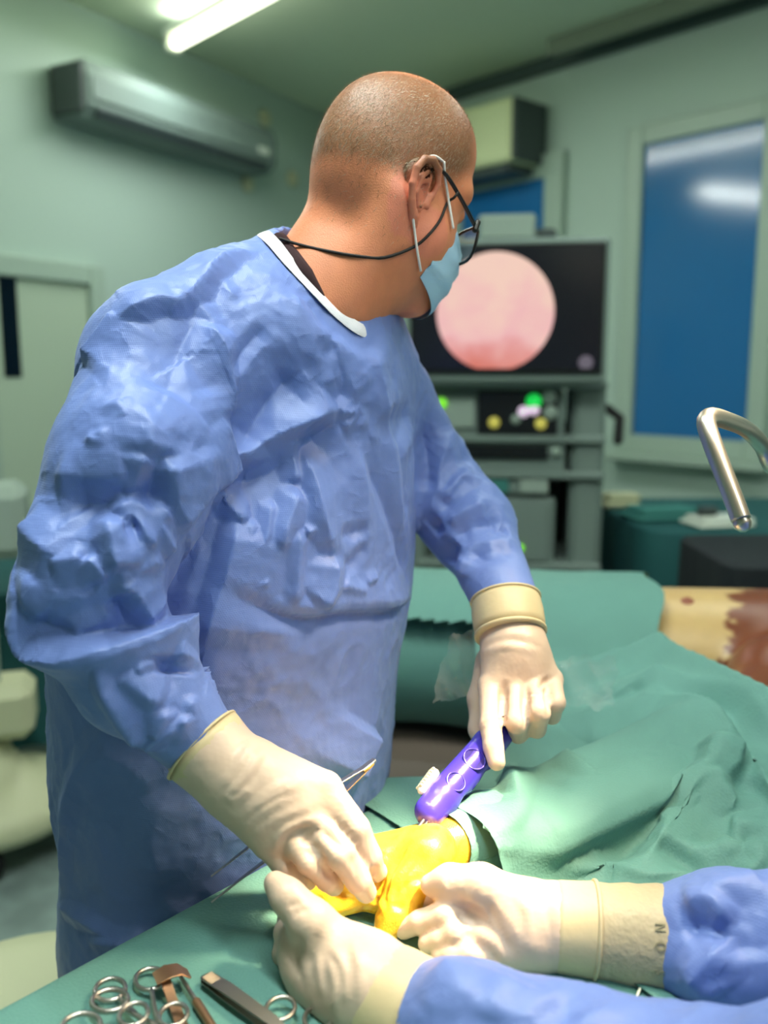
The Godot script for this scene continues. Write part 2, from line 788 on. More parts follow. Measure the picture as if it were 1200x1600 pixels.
func creased() -> ImageTexture:                         # the same dots with the fine creases of folded paper cloth, 26 cm a side
	var n := 1024
	var f := FastNoiseLite.new()
	f.seed = 61
	f.noise_type = FastNoiseLite.TYPE_CELLULAR
	f.cellular_return_type = FastNoiseLite.RETURN_DISTANCE2_SUB
	f.frequency = 0.011
	f.domain_warp_enabled = true
	f.domain_warp_amplitude = 40.0
	f.domain_warp_frequency = 0.008
	f.fractal_type = FastNoiseLite.FRACTAL_NONE
	var lines := f.get_seamless_image(n, n, false, false, 0.12, true)
	var s := FastNoiseLite.new()
	s.seed = 62
	s.frequency = 0.006
	s.fractal_octaves = 3
	var soft := s.get_seamless_image(n, n, false, false, 0.12, true)
	var im := Image.create(n, n, false, Image.FORMAT_RF)
	for y in n:
		var row := (y / 8) % 2
		for x in n:
			var dx := fmod(x + 4.0 * row, 8.0) - 3.5
			var dy := fmod(float(y), 8.0) - 3.5
			var dot := clampf((sqrt(dx * dx + dy * dy) - 1.2) / 2.0, 0.0, 1.0)
			var w := soft.get_pixel(x, y).r
			var c := 1.0 - minf(1.0, lines.get_pixel(x, y).r * 2.2)
			var v := 0.075 * dot + 0.40 * c * c * clampf(w * 2.0 - 0.6, 0.0, 1.0) + 0.45 * w
			im.set_pixel(x, y, Color(v, v, v))
	return ImageTexture.create_from_image(im)


func make_materials() -> void:
	var dots := emboss()
	M.wall = mat(Color(0.70, 0.775, 0.735), 0.5)
	M.ceiling = mat(Color(0.84, 0.88, 0.78), 0.7)
	M.floor = mat(Color(0.56, 0.63, 0.62), 0.35)
	M.floor.albedo_texture = noise_tex(0.02, 256, FastNoiseLite.TYPE_SIMPLEX, 4, ramp2(Color(0.85, 0.85, 0.85), Color(1, 1, 1)))
	M.floor.uv1_triplanar = true
	M.floor.uv1_scale = Vector3.ONE * 0.8
	M.trim = mat(Color(0.66, 0.73, 0.68), 0.4)
	M.trim_dark = mat(Color(0.25, 0.31, 0.31), 0.5)
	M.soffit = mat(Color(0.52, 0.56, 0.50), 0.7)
	M.pane = mat(Color(0.13, 0.42, 0.66), 0.12)
	M.door = mat(Color(0.72, 0.78, 0.70), 0.4)
	M.dark_pane = mat(Color(0.02, 0.05, 0.06), 0.15)
	M.steel = mat(Color(0.74, 0.71, 0.68), 0.32, 1.0)
	M.steel_dull = mat(Color(0.70, 0.66, 0.60), 0.36, 1.0)
	M.grey = mat(Color(0.46, 0.52, 0.50), 0.6)
	M.grey_light = mat(Color(0.60, 0.66, 0.62), 0.65)
	M.grey_dark = mat(Color(0.24, 0.28, 0.28), 0.4)
	M.black = mat(Color(0.02, 0.025, 0.03), 0.3)
	M.white = mat(Color(0.86, 0.88, 0.84), 0.4)
	M.cream = mat(Color(0.80, 0.80, 0.66), 0.5)
	M.yellowish = mat(Color(0.86, 0.88, 0.70), 0.5)
	M.rubber = mat(Color(0.05, 0.055, 0.06), 0.7)
	M.pad = mat(Color(0.42, 0.37, 0.33), 0.7)
	M.led_green = glow(Color(0.1, 0.9, 0.35), 0.5)
	M.led_lime = glow(Color(0.5, 0.9, 0.2), 0.7)
	M.led_white = glow(Color(0.9, 0.8, 0.9), 0.6)
	M.led_amber = glow(Color(0.8, 0.75, 0.35), 0.4)
	M.tube = glow(Color(0.98, 1.0, 0.88), 4.0)
	M.lamp_face = glow(Color(1.0, 0.93, 0.80), 3.0)

	M.gown = relief(mat(Color(0.42, 0.51, 0.77), 0.48), creased(), 0.16, 3.9)
	M.gown.rim_enabled = true
	M.gown.rim = 0.35
	M.gown.rim_tint = 0.4
	M.band = relief(mat(Color(0.90, 0.89, 0.92), 0.8), noise_tex(0.1), 0.05, 30.0)
	M.shirt = relief(mat(Color(0.20, 0.09, 0.11), 0.9), noise_tex(0.2), 0.05, 60.0)
	M.drape = relief(mat(Color(0.36, 0.55, 0.515), 0.7), noise_tex(0.09, 256, FastNoiseLite.TYPE_SIMPLEX, 3), 0.05, 9.0)
	M.drape.rim_enabled = true
	M.drape.rim = 0.2
	M.teal = mat(Color(0.10, 0.33, 0.34), 0.8)
	M.teal_light = mat(Color(0.22, 0.48, 0.46), 0.8)
	M.navy = mat(Color(0.03, 0.08, 0.11), 0.8)
	M.glove = relief(mat(Color(0.81, 0.715, 0.64), 0.42), noise_tex(0.02, 256, FastNoiseLite.TYPE_SIMPLEX, 3), 0.06, 7.0)
	M.cuff = relief(mat(Color(0.80, 0.73, 0.58), 0.5), noise_tex(0.03), 0.03, 9.0)
	M.skin = relief(mat(Color(1, 1, 1), 0.48), noise_tex(0.12, 256, FastNoiseLite.TYPE_SIMPLEX, 4), 0.025, 14.0)
	M.skin.vertex_color_use_as_albedo = true
	M.stained = M.skin.duplicate()
	M.stained.roughness = 0.34
	M.hair = mat(Color(1, 1, 1), 0.5)
	M.hair.vertex_color_use_as_albedo = true
	M.mask = relief(mat(Color(0.66, 0.81, 0.92), 0.7), dots, 0.02, 60.0)
	M.loop = mat(Color(0.93, 0.91, 0.90), 0.7)
	M.frame = mat(Color(0.04, 0.045, 0.045), 0.3)
	M.cord = mat(Color(0.10, 0.08, 0.07), 0.7)
	M.lens = mat(Color(0.9, 0.95, 0.95, 0.12), 0.03)
	M.lens.transparency = BaseMaterial3D.TRANSPARENCY_ALPHA
	M.purple = mat(Color(0.24, 0.19, 0.66), 0.25)
	M.purple_pad = relief(mat(Color(0.20, 0.15, 0.52), 0.55), noise_tex(0.2), 0.06, 60.0)
	M.slider = mat(Color(0.92, 0.92, 0.84), 0.4)
	M.film = mat(Color(0.95, 0.95, 0.95, 0.12), 0.07)
	M.film.transparency = BaseMaterial3D.TRANSPARENCY_ALPHA
	M.film.metallic_specular = 0.9
	M.inner = relief(mat(Color(0.72, 0.66, 0.54), 0.5), noise_tex(0.05), 0.08, 9.0)
	M.copper = mat(Color(0.72, 0.55, 0.42), 0.35, 0.9)
	M.print = mat(Color(0.55, 0.53, 0.42), 0.6)


func glow(c: Color, e: float) -> StandardMaterial3D:
	var m := mat(c, 0.5)
	m.emission_enabled = true
	m.emission = c
	m.emission_energy_multiplier = e
	return m


# ---------------------------------------------------------------- the room: its far corner stands at ROOM, local x runs along the window wall, local z along the door wall
var ROOM := Transform3D(Basis(Vector3(0.664, 0, 0.747), Vector3.UP, Vector3(-0.747, 0, 0.664)), Vector3(-0.25, 0, -6.31))
const LONG := 8.0
const WIDE := 6.6
const HIGH := 3.04


func on_windows(px: float, py: float, z := 0.0) -> Vector3:       # room coordinates of a point of the window wall (z = 0) or before it
	var a := ROOM.affine_inverse() * CAM
	var r := ROOM.basis.inverse() * ray(px, py)
	return a + r * ((z - a.z) / r.z)


# the door wall leaves the same corner at a blunter angle: its own frame, x out of the wall, z along it
var DOORS := Transform3D(Basis(Vector3(0.871, 0, 0.491), Vector3.UP, Vector3(-0.491, 0, 0.871)), Vector3(-0.25, 0, -6.31))


func on_doors(px: float, py: float) -> Vector3:
	var a := DOORS.affine_inverse() * CAM
	var r := DOORS.basis.inverse() * ray(px, py)
	return a + r * (-a.x / r.x)


func doors_box(called: String, lo: Vector3, hi: Vector3, m: Material, bevel := 0.004) -> MeshInstance3D:
	return struct(called, rbox(hi - lo, bevel), m, DOORS * at((lo + hi) / 2.0))


func room_box(called: String, lo: Vector3, hi: Vector3, m: Material, bevel := 0.004, parent: Node = self) -> MeshInstance3D:
	var o := struct(called, rbox(hi - lo, bevel), m, ROOM * at((lo + hi) / 2.0) if parent == self else at((lo + hi) / 2.0), parent)
	return o


func build_room() -> void:
	room_box("floor", Vector3(-0.2, -0.2, -0.2), Vector3(LONG + 0.2, 0, WIDE + 0.2), M.floor)
	room_box("ceiling", Vector3(-0.2, HIGH, -0.2), Vector3(LONG + 0.2, HIGH + 0.2, WIDE + 0.2), M.ceiling)
	room_box("wall_back", Vector3(0, 0, -0.2), Vector3(LONG, HIGH, 0), M.wall)
	doors_box("wall_left", Vector3(-0.2, 0, -0.3), Vector3(0, HIGH, WIDE + 0.6), M.wall)
	room_box("wall_right", Vector3(LONG, 0, -0.2), Vector3(LONG + 0.2, HIGH, WIDE + 0.2), M.wall)
	room_box("wall_front", Vector3(0, 0, WIDE), Vector3(LONG, HIGH, WIDE + 0.2), M.wall)
	room_box("trim_1", Vector3(0.0, HIGH - 0.07, 0), Vector3(LONG, HIGH, 0.05), M.trim_dark)
	# lowered ceiling panel over the window side
	var c := ROOM.affine_inverse() * G(870, 62, HIGH)
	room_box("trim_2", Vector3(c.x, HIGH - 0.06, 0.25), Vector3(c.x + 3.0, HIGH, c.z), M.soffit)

	# blue windows: frame bars round a pane, sill below
	var w1 := [on_windows(1003, 450).x, on_windows(1186, 450).x, on_windows(1090, 684).y, on_windows(1090, 212).y]
	window("window_1", w1[0], w1[1], w1[2], w1[3], 0.09)
	var w2 := [on_windows(728, 300).x, on_windows(858, 300).x, 0.95, on_windows(800, 290).y]
	window("window_2", w2[0], w2[1], w2[2], w2[3], 0.12)

	# door in the left wall
	var d0 := on_doors(150, 420).z
	var d1 := on_doors(-60, 420).z
	var top := on_doors(75, 408).y
	var door := doors_box("door_1", Vector3(0.0, 0.01, d0 + 0.09), Vector3(0.035, top - 0.09, d1 - 0.09), M.door)
	var mid := Vector3(0.0175, (top - 0.08) / 2.0, (d0 + d1) / 2.0)
	for b in [[Vector3(0, 0, d0), Vector3(0.06, top, d0 + 0.09)], [Vector3(0, 0, d1 - 0.09), Vector3(0.06, top, d1)], [Vector3(0, top - 0.09, d0 + 0.09), Vector3(0.06, top, d1 - 0.09)]]:
		part("door_frame", rbox(b[1] - b[0], 0.006), M.trim, door, at((b[0] + b[1]) / 2.0 - mid))
	var e0 := on_doors(16, 430).z
	part("dark_glass", rbox(Vector3(0.02, on_doors(10, 422).y - on_doors(16, 590).y, d1 - 0.14 - e0), 0.004), M.dark_pane, door, at(Vector3(0.03, (on_doors(10, 422).y + on_doors(16, 590).y) / 2.0, (e0 + d1 - 0.14) / 2.0) - mid))
	part("door_handle", rod([Vector3(0.05, 1.02 - mid.y, d0 + 0.17 - mid.z), Vector3(0.05, 1.02 - mid.y, d0 + 0.29 - mid.z)], 0.011), M.steel_dull, door)

	# skirting
	room_box("baseboard_back", Vector3(0, 0, 0), Vector3(LONG, 0.1, 0.015), M.trim)
	doors_box("baseboard_left", Vector3(0, 0, 0.0), Vector3(0.015, 0.1, d0), M.trim)

	# ceiling lights: steel channel, two end caps, a glowing tube and an area light of its size below it
	for s in [[0.885, 1.78, 1.5, 1.8], [3.3, 1.58, 1.5, 1.3], [3.4, 3.62, 1.5, 3.9], [5.7, 3.4, 1.5, 2.6]]:
		ceiling_light(s[0], s[1], s[2], s[3])
	wall_light()


func window(called: String, a0: float, a1: float, y0: float, y1: float, f: float) -> void:
	var c := Vector3((a0 + a1) / 2.0, (y0 + y1) / 2.0, 0.0)
	var w := struct(called, rbox(Vector3(a1 - a0, y1 - y0, 0.02), 0.002), M.pane, ROOM * at(c + Vector3(0, 0, 0.015)))
	for s in [-1.0, 1.0]:
		part("window_frame", rbox(Vector3(f, y1 - y0 + 2 * f, 0.05), 0.006), M.trim, w, at(Vector3(s * (a1 - a0 + f) / 2.0, 0, 0.01)))
		part("window_frame", rbox(Vector3(a1 - a0, f, 0.05), 0.006), M.trim, w, at(Vector3(0, s * (y1 - y0 + f) / 2.0, 0.01)))
	part("window_sill", rbox(Vector3(a1 - a0 + 2 * f + 0.08, 0.04, 0.12), 0.008), M.trim, w, at(Vector3(0, -(y1 - y0) / 2.0 - f - 0.02, 0.045)))


func wall_light() -> void:                               # tube light high on the door wall; the blue window mirrors it
	var l := 0.85
	var o := thing("wall_light", "short fluorescent tube light high on the door wall", "wall light", DOORS * Vector3(0.0, 2.80, 3.32), DOORS.basis)
	part("channel", rbox(Vector3(0.05, 0.14, l), 0.008), M.white, o, at(Vector3(0.025, 0, 0)))
	part("tube", rod([Vector3(0.08, 0, -l / 2.0 + 0.05), Vector3(0.08, 0, l / 2.0 - 0.05)], 0.03, 16), M.tube, o)
	var li := AreaLight3D.new()
	li.name = "tube_glow"
	li.area_size = Vector2(l - 0.1, 0.06)
	li.light_color = Color(0.96, 1.0, 0.985)
	li.light_energy = 0.8
	li.shadow_enabled = true
	li.transform = Transform3D(Basis(Vector3.UP, -PI / 2), Vector3(0.115, 0, 0))
	o.add_child(li)


func ceiling_light(a: float, b: float, l: float, power: float) -> void:
	var o := thing("ceiling_light", "long fluorescent tube light fixed to the pale ceiling", "ceiling light", ROOM * Vector3(a + l / 2.0, HIGH, b), ROOM.basis, "fluorescent ceiling lights")
	if a < 1.0:
		o.set_meta("label", "fluorescent tube light under the ceiling in front of the air conditioner")
	part("channel", rbox(Vector3(l, 0.03, 0.10), 0.008), M.white, o, at(Vector3(0, -0.08, 0)))
	part("tube", rod([Vector3(-l / 2.0 + 0.06, -0.128, 0), Vector3(l / 2.0 - 0.06, -0.128, 0)], 0.03, 16), M.tube, o)
	for s in [-1.0, 1.0]:
		part("end_cap", rbox(Vector3(0.03, 0.09, 0.08), 0.008), M.white, o, at(Vector3(s * (l / 2.0 - 0.015), -0.115, 0)))
	var li := AreaLight3D.new()
	li.name = "tube_glow"
	li.area_size = Vector2(l - 0.1, 0.08)
	li.light_color = Color(0.96, 1.0, 0.985)
	li.light_energy = power
	li.shadow_enabled = true
	li.area_range = 12.0
	li.transform = Transform3D(Basis(Vector3.RIGHT, -PI / 2), Vector3(0, -0.165, 0))
	o.add_child(li)
	var hi: AreaLight3D = li.duplicate()                    # added uplight above the closed channel, only to brighten the ceiling
	hi.light_energy = 0.38 * power
	hi.transform = Transform3D(Basis(Vector3.RIGHT, PI / 2), Vector3(0, -0.055, 0))
	o.add_child(hi, true)
	for s in [-1.0, 1.0]:
		part("bracket", rod([Vector3(s * l * 0.35, 0, 0), Vector3(s * l * 0.35, -0.07, 0)], 0.008, 8), M.white, o)


# ---------------------------------------------------------------- things along the walls and behind the surgeon
func build_background() -> void:
	# air conditioner on the door wall
	var p0 := on_doors(385, 235)
	var p1 := on_doors(82, 165)
	var c := Vector3(0.11, (on_doors(240, 150).y + on_doors(240, 245).y) / 2.0, (p0.z + p1.z) / 2.0)
	var l := absf(p1.z - p0.z)
	var hgt := absf(on_doors(240, 165).y - on_doors(240, 240).y)
	var ac := thing("air_conditioner", "long grey air conditioner high on the wall above the door", "air conditioner", DOORS * c, DOORS.basis)
	var prof := PackedVector2Array([Vector2(-0.11, -hgt / 2), Vector2(0.05, -hgt / 2), Vector2(0.10, -hgt * 0.30), Vector2(0.11, hgt * 0.2), Vector2(0.085, hgt / 2), Vector2(-0.11, hgt / 2)])
	part("casing", extrude(prof, l, 0.008), M.grey, ac)
	part("vent_flap", rbox(Vector3(0.012, hgt * 0.22, l * 0.9), 0.003), M.grey_dark, ac, Transform3D(Basis(Vector3.BACK, -0.6), Vector3(0.082, -hgt * 0.40, 0)))
	part("front_panel", rbox(Vector3(0.01, hgt * 0.42, l * 0.96), 0.003), M.grey, ac, at(Vector3(0.108, hgt * 0.02, 0)))
	part("display", rbox(Vector3(0.008, 0.035, 0.09), 0.002), M.white, ac, at(Vector3(0.116, -0.02, -l * 0.40)))
	part("side_cover", rbox(Vector3(0.19, hgt * 0.9, 0.03), 0.01), M.grey_dark, ac, at(Vector3(0.0, 0, l * 0.5 + 0.012)))
	# small round sockets by the air conditioner
	for q in [[385, 287, "small round cream wall socket just below the air conditioner"], [412, 185, "small round cream wall socket level with the air conditioner top"], [455, 280, "small round cream wall socket beside the room corner"]]:
		var s := on_doors(q[0], q[1])
		var k := part("wall_socket", lathe([Vector2(0.0, 0.03), Vector2(0.03, 0.03), Vector2(0.045, 0.02), Vector2(0.05, 0.0), Vector2(0.0, 0.0)], 20), M.cream, self, DOORS * Transform3D(Basis(Vector3.BACK, -PI / 2), s))
		tag(k, q[2], "socket", "round wall sockets")

	# cream box under the ceiling on the window wall
	var b0 := on_windows(660, 200, 0.28)
	var b1 := on_windows(797, 200, 0.28)
	var yt := on_windows(760, 160, 0.28).y
	var yb := on_windows(760, 258, 0.28).y
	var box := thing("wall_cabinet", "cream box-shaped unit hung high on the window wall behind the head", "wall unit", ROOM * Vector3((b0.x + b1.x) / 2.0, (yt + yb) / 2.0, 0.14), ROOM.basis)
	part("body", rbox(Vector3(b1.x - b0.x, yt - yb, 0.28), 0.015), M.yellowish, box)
	part("shaded_end", rbox(Vector3(0.03, (yt - yb) * 0.96, 0.26), 0.006), M.grey_dark, box, at(Vector3((b1.x - b0.x) / 2.0 + 0.014, 0, 0)))  # dark grey stands in for the shade on this end of the box
	part("bottom_grille", rbox(Vector3((b1.x - b0.x) * 0.9, 0.05, 0.22), 0.006), M.grey_dark, box, at(Vector3(0, -(yt - yb) / 2.0 - 0.02, 0)))

	build_tower()
	build_far_tables()


func build_tower() -> void:
	var base := P(800, 700, 2.9)
	base.y = 0.0
	var face := Vector3(-base.x, 0, -base.z).normalized()
	var t := looking(base, face)
	var L := func(px: float, py: float, dz := 0.0) -> Vector3:      # tower coordinates of a point of its front plane
		var inv := t.affine_inverse()
		var a: Vector3 = inv * CAM
		var r: Vector3 = t.basis.inverse() * ray(px, py)
		return a + r * ((dz - a.z) / r.z)
	# monitor
	var m0: Vector3 = L.call(634, 600, 0.10)
	var m1: Vector3 = L.call(956, 368, 0.10)
	var mon := thing("endoscopy_monitor", "flat black monitor showing a round pink endoscope picture", "monitor", t * Vector3((m0.x + m1.x) / 2.0, (m0.y + m1.y) / 2.0, 0.10), t.basis)
	var mw := m1.x - m0.x
	var mh := m1.y - m0.y
	part("housing", rbox(Vector3(mw, mh, 0.05), 0.012), M.grey, mon, at(Vector3(0, 0, -0.03)))
	part("bezel", rbox(Vector3(mw - 0.03, mh - 0.05, 0.02), 0.004), M.black, mon, at(Vector3(0, 0.006, -0.002)))
	part("screen", screen_quad(mw - 0.05, mh - 0.075), screen_mat(mw, mh, L), mon, at(Vector3(0, 0.010, 0.009)))
	part("mount", rbox(Vector3(0.12, 0.16, 0.06), 0.01), M.grey_dark, mon, at(Vector3(0, -mh * 0.30, -0.085)))
	var glow_light := AreaLight3D.new()
	glow_light.name = "screen_glow"
	glow_light.area_size = Vector2(0.36, 0.36)
	glow_light.light_color = Color(1.0, 0.78, 0.74)
	glow_light.light_energy = 0.06
	glow_light.shadow_enabled = true
	glow_light.transform = Transform3D(Basis(Vector3.UP, PI), Vector3(0, 0, 0.012))
	mon.add_child(glow_light)

	# tower: posts, shelves, castors
	var tw := thing("equipment_trolley", "grey upright equipment trolley with shelves under the monitor", "trolley", t.origin, t.basis)
	var x0: float = L.call(652, 700).x
	var x1: float = L.call(946, 700).x
	var cx := (x0 + x1) / 2.0
	var top: float = L.call(800, 596).y
	var pr: float = L.call(893, 700).x
	part("post", rbox(Vector3(x1 - pr, top - 0.12, 0.40), 0.02), M.grey, tw, at(Vector3((x1 + pr) / 2.0, (top - 0.12) / 2.0 + 0.12, -0.22)))
	part("post", rbox(Vector3(0.05, top - 0.12, 0.40), 0.015), M.grey, tw, at(Vector3(x0, (top - 0.12) / 2.0 + 0.12, -0.22)))
	for y in [602.0, 686.0, 742.0, 884.0]:
		var p: Vector3 = L.call(800, y)
		part("shelf", rbox(Vector3(x1 - x0, 0.025, 0.46), 0.006), M.grey, tw, at(Vector3(cx, p.y, -0.22)))
	part("shelf", rbox(Vector3(x1 - x0, 0.05, 0.5), 0.012), M.grey_dark, tw, at(Vector3(cx, 0.15, -0.22)))
	part("back_panel", rbox(Vector3(x1 - x0, top - 0.3, 0.02), 0.004), M.grey_dark, tw, at(Vector3(cx, top / 2.0, -0.44)))
	part("mast", rbox(Vector3(0.1, m1.y - top + 0.0, 0.06), 0.01), M.grey_dark, tw, at(Vector3(cx, (m1.y + top) / 2.0, -0.08)))
	part("top_plate", rbox(Vector3(0.42, 0.02, 0.3), 0.004), M.grey, tw, at(Vector3(cx, m1.y + 0.0, -0.12)))
	for sx in [x0 + 0.04, x1 - 0.04]:
		for sz in [-0.04, -0.4]:
			part("castor", lathe([Vector2(0.0, -0.018), Vector2(0.05, -0.018), Vector2(0.06, -0.008), Vector2(0.06, 0.008), Vector2(0.05, 0.018), Vector2(0.0, 0.018)], 20), M.rubber, tw, Transform3D(Basis(Vector3.BACK, PI / 2), Vector3(sx, 0.062, sz)))
			part("castor_fork", rbox(Vector3(0.03, 0.06, 0.05), 0.006), M.grey_dark, tw, at(Vector3(sx, 0.11, sz)))
	part("cable_hook", rod([Vector3(x1 + 0.01, L.call(950, 640).y, -0.1), Vector3(x1 + 0.05, L.call(950, 655).y, -0.08), Vector3(x1 + 0.045, L.call(950, 690).y, -0.06)], 0.016), M.rubber, tw)

	# camera control unit with a dark panel and lights
	unit("camera_control_unit", "grey camera control unit with dark panel and green light", L, t, 660, 884, 610, 682, [[746, 872, 612, 678, M.black], [664, 742, 622, 668, M.grey_light]],
		[[834, 627, 12, M.led_green], [834, 640, 9, M.led_white], [818, 643, 9, M.led_white], [858, 620, 11, M.grey_light], [860, 645, 11, M.grey_light], [772, 660, 9, M.led_amber], [845, 662, 9, M.led_amber], [690, 630, 9, M.led_lime], [806, 655, 8, M.grey_light]])
	unit("light_source_unit", "dark grey device with a long black slot on the trolley shelf", L, t, 660, 884, 692, 737, [[690, 856, 697, 716, M.black]], [[868, 706, 8, M.grey_light]])
	unit("insufflator_unit", "low grey device with pale front on the lower trolley shelf", L, t, 690, 858, 748, 772, [[812, 856, 750, 770, M.grey_light], [760, 795, 750, 770, M.teal_light]], [])
	unit("pump_unit", "large grey box with a lime light at the foot of the trolley", L, t, 690, 868, 780, 880, [[776, 858, 786, 874, M.grey], [700, 770, 786, 874, M.grey_dark]], [[812, 856, 7, M.led_lime]])

	# grey box on the monitor's top plate
	var g0: Vector3 = L.call(748, 374, -0.12)
	var g1: Vector3 = L.call(838, 330, -0.12)
	var gb := thing("speaker_box", "plain grey box lying on top of the trolley behind the monitor", "box", t * Vector3((g0.x + g1.x) / 2.0, m1.y + 0.01, -0.12), t.basis)
	part("body", rbox(Vector3(g1.x - g0.x, g1.y - g0.y, 0.16), 0.01), M.grey, gb, at(Vector3(0, (g1.y - g0.y) / 2.0, 0)))
	part("front_face", rbox(Vector3(g1.x - g0.x - 0.02, g1.y - g0.y - 0.02, 0.01), 0.003), M.grey_light, gb, at(Vector3(0, (g1.y - g0.y) / 2.0, 0.08)))
	part("side_knob", rod([Vector3((g1.x - g0.x) / 2.0, 0.03, 0.0), Vector3((g1.x - g0.x) / 2.0 + 0.05, 0.03, 0.0)], 0.018), M.grey_dark, gb)


func unit(called: String, label: String, L: Callable, t: Transform3D, xa: float, xb: float, ya: float, yb: float, panels: Array, lamps: Array) -> void:
	var a: Vector3 = L.call(xa, yb)
	var b: Vector3 = L.call(xb, ya)
	var c := Vector3((a.x + b.x) / 2.0, a.y, -0.2)
	var u := thing(called, label, "device", t * c, t.basis)
	part("casing", rbox(Vector3(b.x - a.x, b.y - a.y, 0.38), 0.008), M.grey, u, at(Vector3(0, (b.y - a.y) / 2.0, 0)))
	for q in panels:
		var p: Vector3 = L.call(q[0], q[3])
		var r: Vector3 = L.call(q[1], q[2])
		part("front_panel", rbox(Vector3(r.x - p.x, r.y - p.y, 0.012), 0.003), q[4], u, at(Vector3((p.x + r.x) / 2.0, (p.y + r.y) / 2.0, 0.0) - c))
	for q in lamps:
		var p: Vector3 = L.call(q[0], q[1])
		var r: float = q[2] / FOCAL * 2.9
		part("indicator_light", lathe([Vector2(0, 0.012), Vector2(r * 0.6, 0.011), Vector2(r, 0.004), Vector2(r, 0.0), Vector2(0, 0)], 16), q[3], u, Transform3D(Basis(Vector3.RIGHT, PI / 2), Vector3(p.x, p.y, 0.006) - c))


func screen_quad(w: float, h: float) -> ArrayMesh:
	var v := PackedVector3Array([Vector3(-w / 2, h / 2, 0), Vector3(w / 2, h / 2, 0), Vector3(w / 2, -h / 2, 0), Vector3(-w / 2, -h / 2, 0), Vector3(-w / 2, h / 2, -0.004), Vector3(w / 2, h / 2, -0.004), Vector3(w / 2, -h / 2, -0.004), Vector3(-w / 2, -h / 2, -0.004)])
	var n := PackedVector3Array()
	for i in 8:
		n.append(Vector3(0, 0, 1) if i < 4 else Vector3(0, 0, -1))
	var uv := PackedVector2Array([Vector2(0, 0), Vector2(1, 0), Vector2(1, 1), Vector2(0, 1), Vector2(0, 0), Vector2(1, 0), Vector2(1, 1), Vector2(0, 1)])
	return arrays_mesh(v, n, PackedInt32Array([0, 1, 2, 0, 2, 3, 4, 6, 5, 4, 7, 6, 0, 4, 1, 1, 4, 5, 1, 5, 2, 2, 5, 6, 2, 6, 3, 3, 6, 7, 3, 7, 0, 0, 7, 4]), PackedColorArray(), uv)


func screen_mat(mw: float, mh: float, L: Callable) -> StandardMaterial3D:    # what the screen shows: a round pink picture on near-black
	var w := 400
	var h := 272
	var a: Vector3 = L.call(634, 600, 0.10)
	var b: Vector3 = L.call(956, 368, 0.10)
	var sw := mw - 0.05
	var sh := mh - 0.075
	var mid := Vector2((a.x + b.x) / 2.0, (a.y + b.y) / 2.0 + 0.010)
	var c3: Vector3 = L.call(773, 487, 0.11)
	var e3: Vector3 = L.call(866, 487, 0.11)
	var s3: Vector3 = L.call(915, 566, 0.11)
	var q3: Vector3 = L.call(672, 468, 0.11)
	var r := e3.x - c3.x
	var f := FastNoiseLite.new()
	f.seed = 5
	f.frequency = 0.012
	f.fractal_octaves = 3
	var im := Image.create(w, h, false, Image.FORMAT_RGB8)
	for y in h:
		for x in w:
			var p := Vector2(mid.x + (float(x) / w - 0.5) * sw, mid.y + (0.5 - float(y) / h) * sh)
			var col := Color(0.045, 0.05, 0.085)
			var d := p.distance_to(Vector2(c3.x, c3.y))
			if d < r:
				var u := (p.y - c3.y) / r
				var n := f.get_noise_2d(x, y) * 0.5
				col = Color(0.95, 0.80, 0.74).lerp(Color(0.93, 0.70, 0.72), clampf(0.4 - u * 0.6 + n, 0, 1))
				col = col.lerp(Color(0.83, 0.45, 0.38), clampf(-u * 1.7 - 0.75 + n * 0.7, 0, 1) * 0.9)
			if p.distance_to(Vector2(s3.x, s3.y)) < 0.022:
				col = Color(0.40, 0.38, 0.42)
			if p.distance_to(Vector2(q3.x, q3.y)) < 0.018:
				col = Color(0.5, 0.5, 0.55)
			im.set_pixel(x, y, col)
	var m := mat(Color(0.02, 0.02, 0.03), 0.2)
	m.emission_enabled = true
	m.emission = Color.BLACK
	m.emission_texture = ImageTexture.create_from_image(im)
	m.emission_energy_multiplier = 1.0
	return m


func draped_box(label: String, called: String, lo: Vector3, hi: Vector3, yaw: float, m: Material, seed_: int) -> Node3D:
	# a table under a cloth that hangs in folds: top sheet and waving sides in one shell, legs below
	var c := Vector3((lo.x + hi.x) / 2.0, 0, (lo.z + hi.z) / 2.0)
	var o := thing(called, label, "table", c, Basis(Vector3.UP, yaw))
	var sx := (hi.x - lo.x) / 2.0
	var sz := (hi.z - lo.z) / 2.0
	var rows := []
	var f := FastNoiseLite.new()
	f.seed = seed_
	f.frequency = 3.0
	for j in 12:
		var row := []
		for i in 97:
			var an := TAU * i / 96.0
			var sq := Vector2(cos(an), sin(an))
			sq /= pow(pow(absf(sq.x), 8.0) + pow(absf(sq.y), 8.0), 1.0 / 8.0)
			var y := hi.y
			var g := 1.0
			if j < 3:
				g = [0.02, 0.6, 0.97][j]
			else:
				var u := (j - 3) / 8.0
				y = lerpf(hi.y - 0.012, lo.y, u)
				g = 1.0 + 0.03 * u + 0.10 * u * f.get_noise_2d(cos(an) * 1.4, sin(an) * 1.4) + 0.05 * u * sin(an * 13.0 + 2.0 * f.get_noise_1d(an))
			row.append(Vector3(sq.x * sx * g, y, sq.y * sz * g))
		rows.append(row)
	part("cloth", sheet(rows, 0.002), m, o)
	for ax in [-1.0, 1.0]:
		for az in [-1.0, 1.0]:
			part("leg", rod([Vector3(ax * sx * 0.85, 0.02, az * sz * 0.85), Vector3(ax * sx * 0.85, hi.y - 0.03, az * sz * 0.85)], 0.018), M.steel_dull, o)
	return o


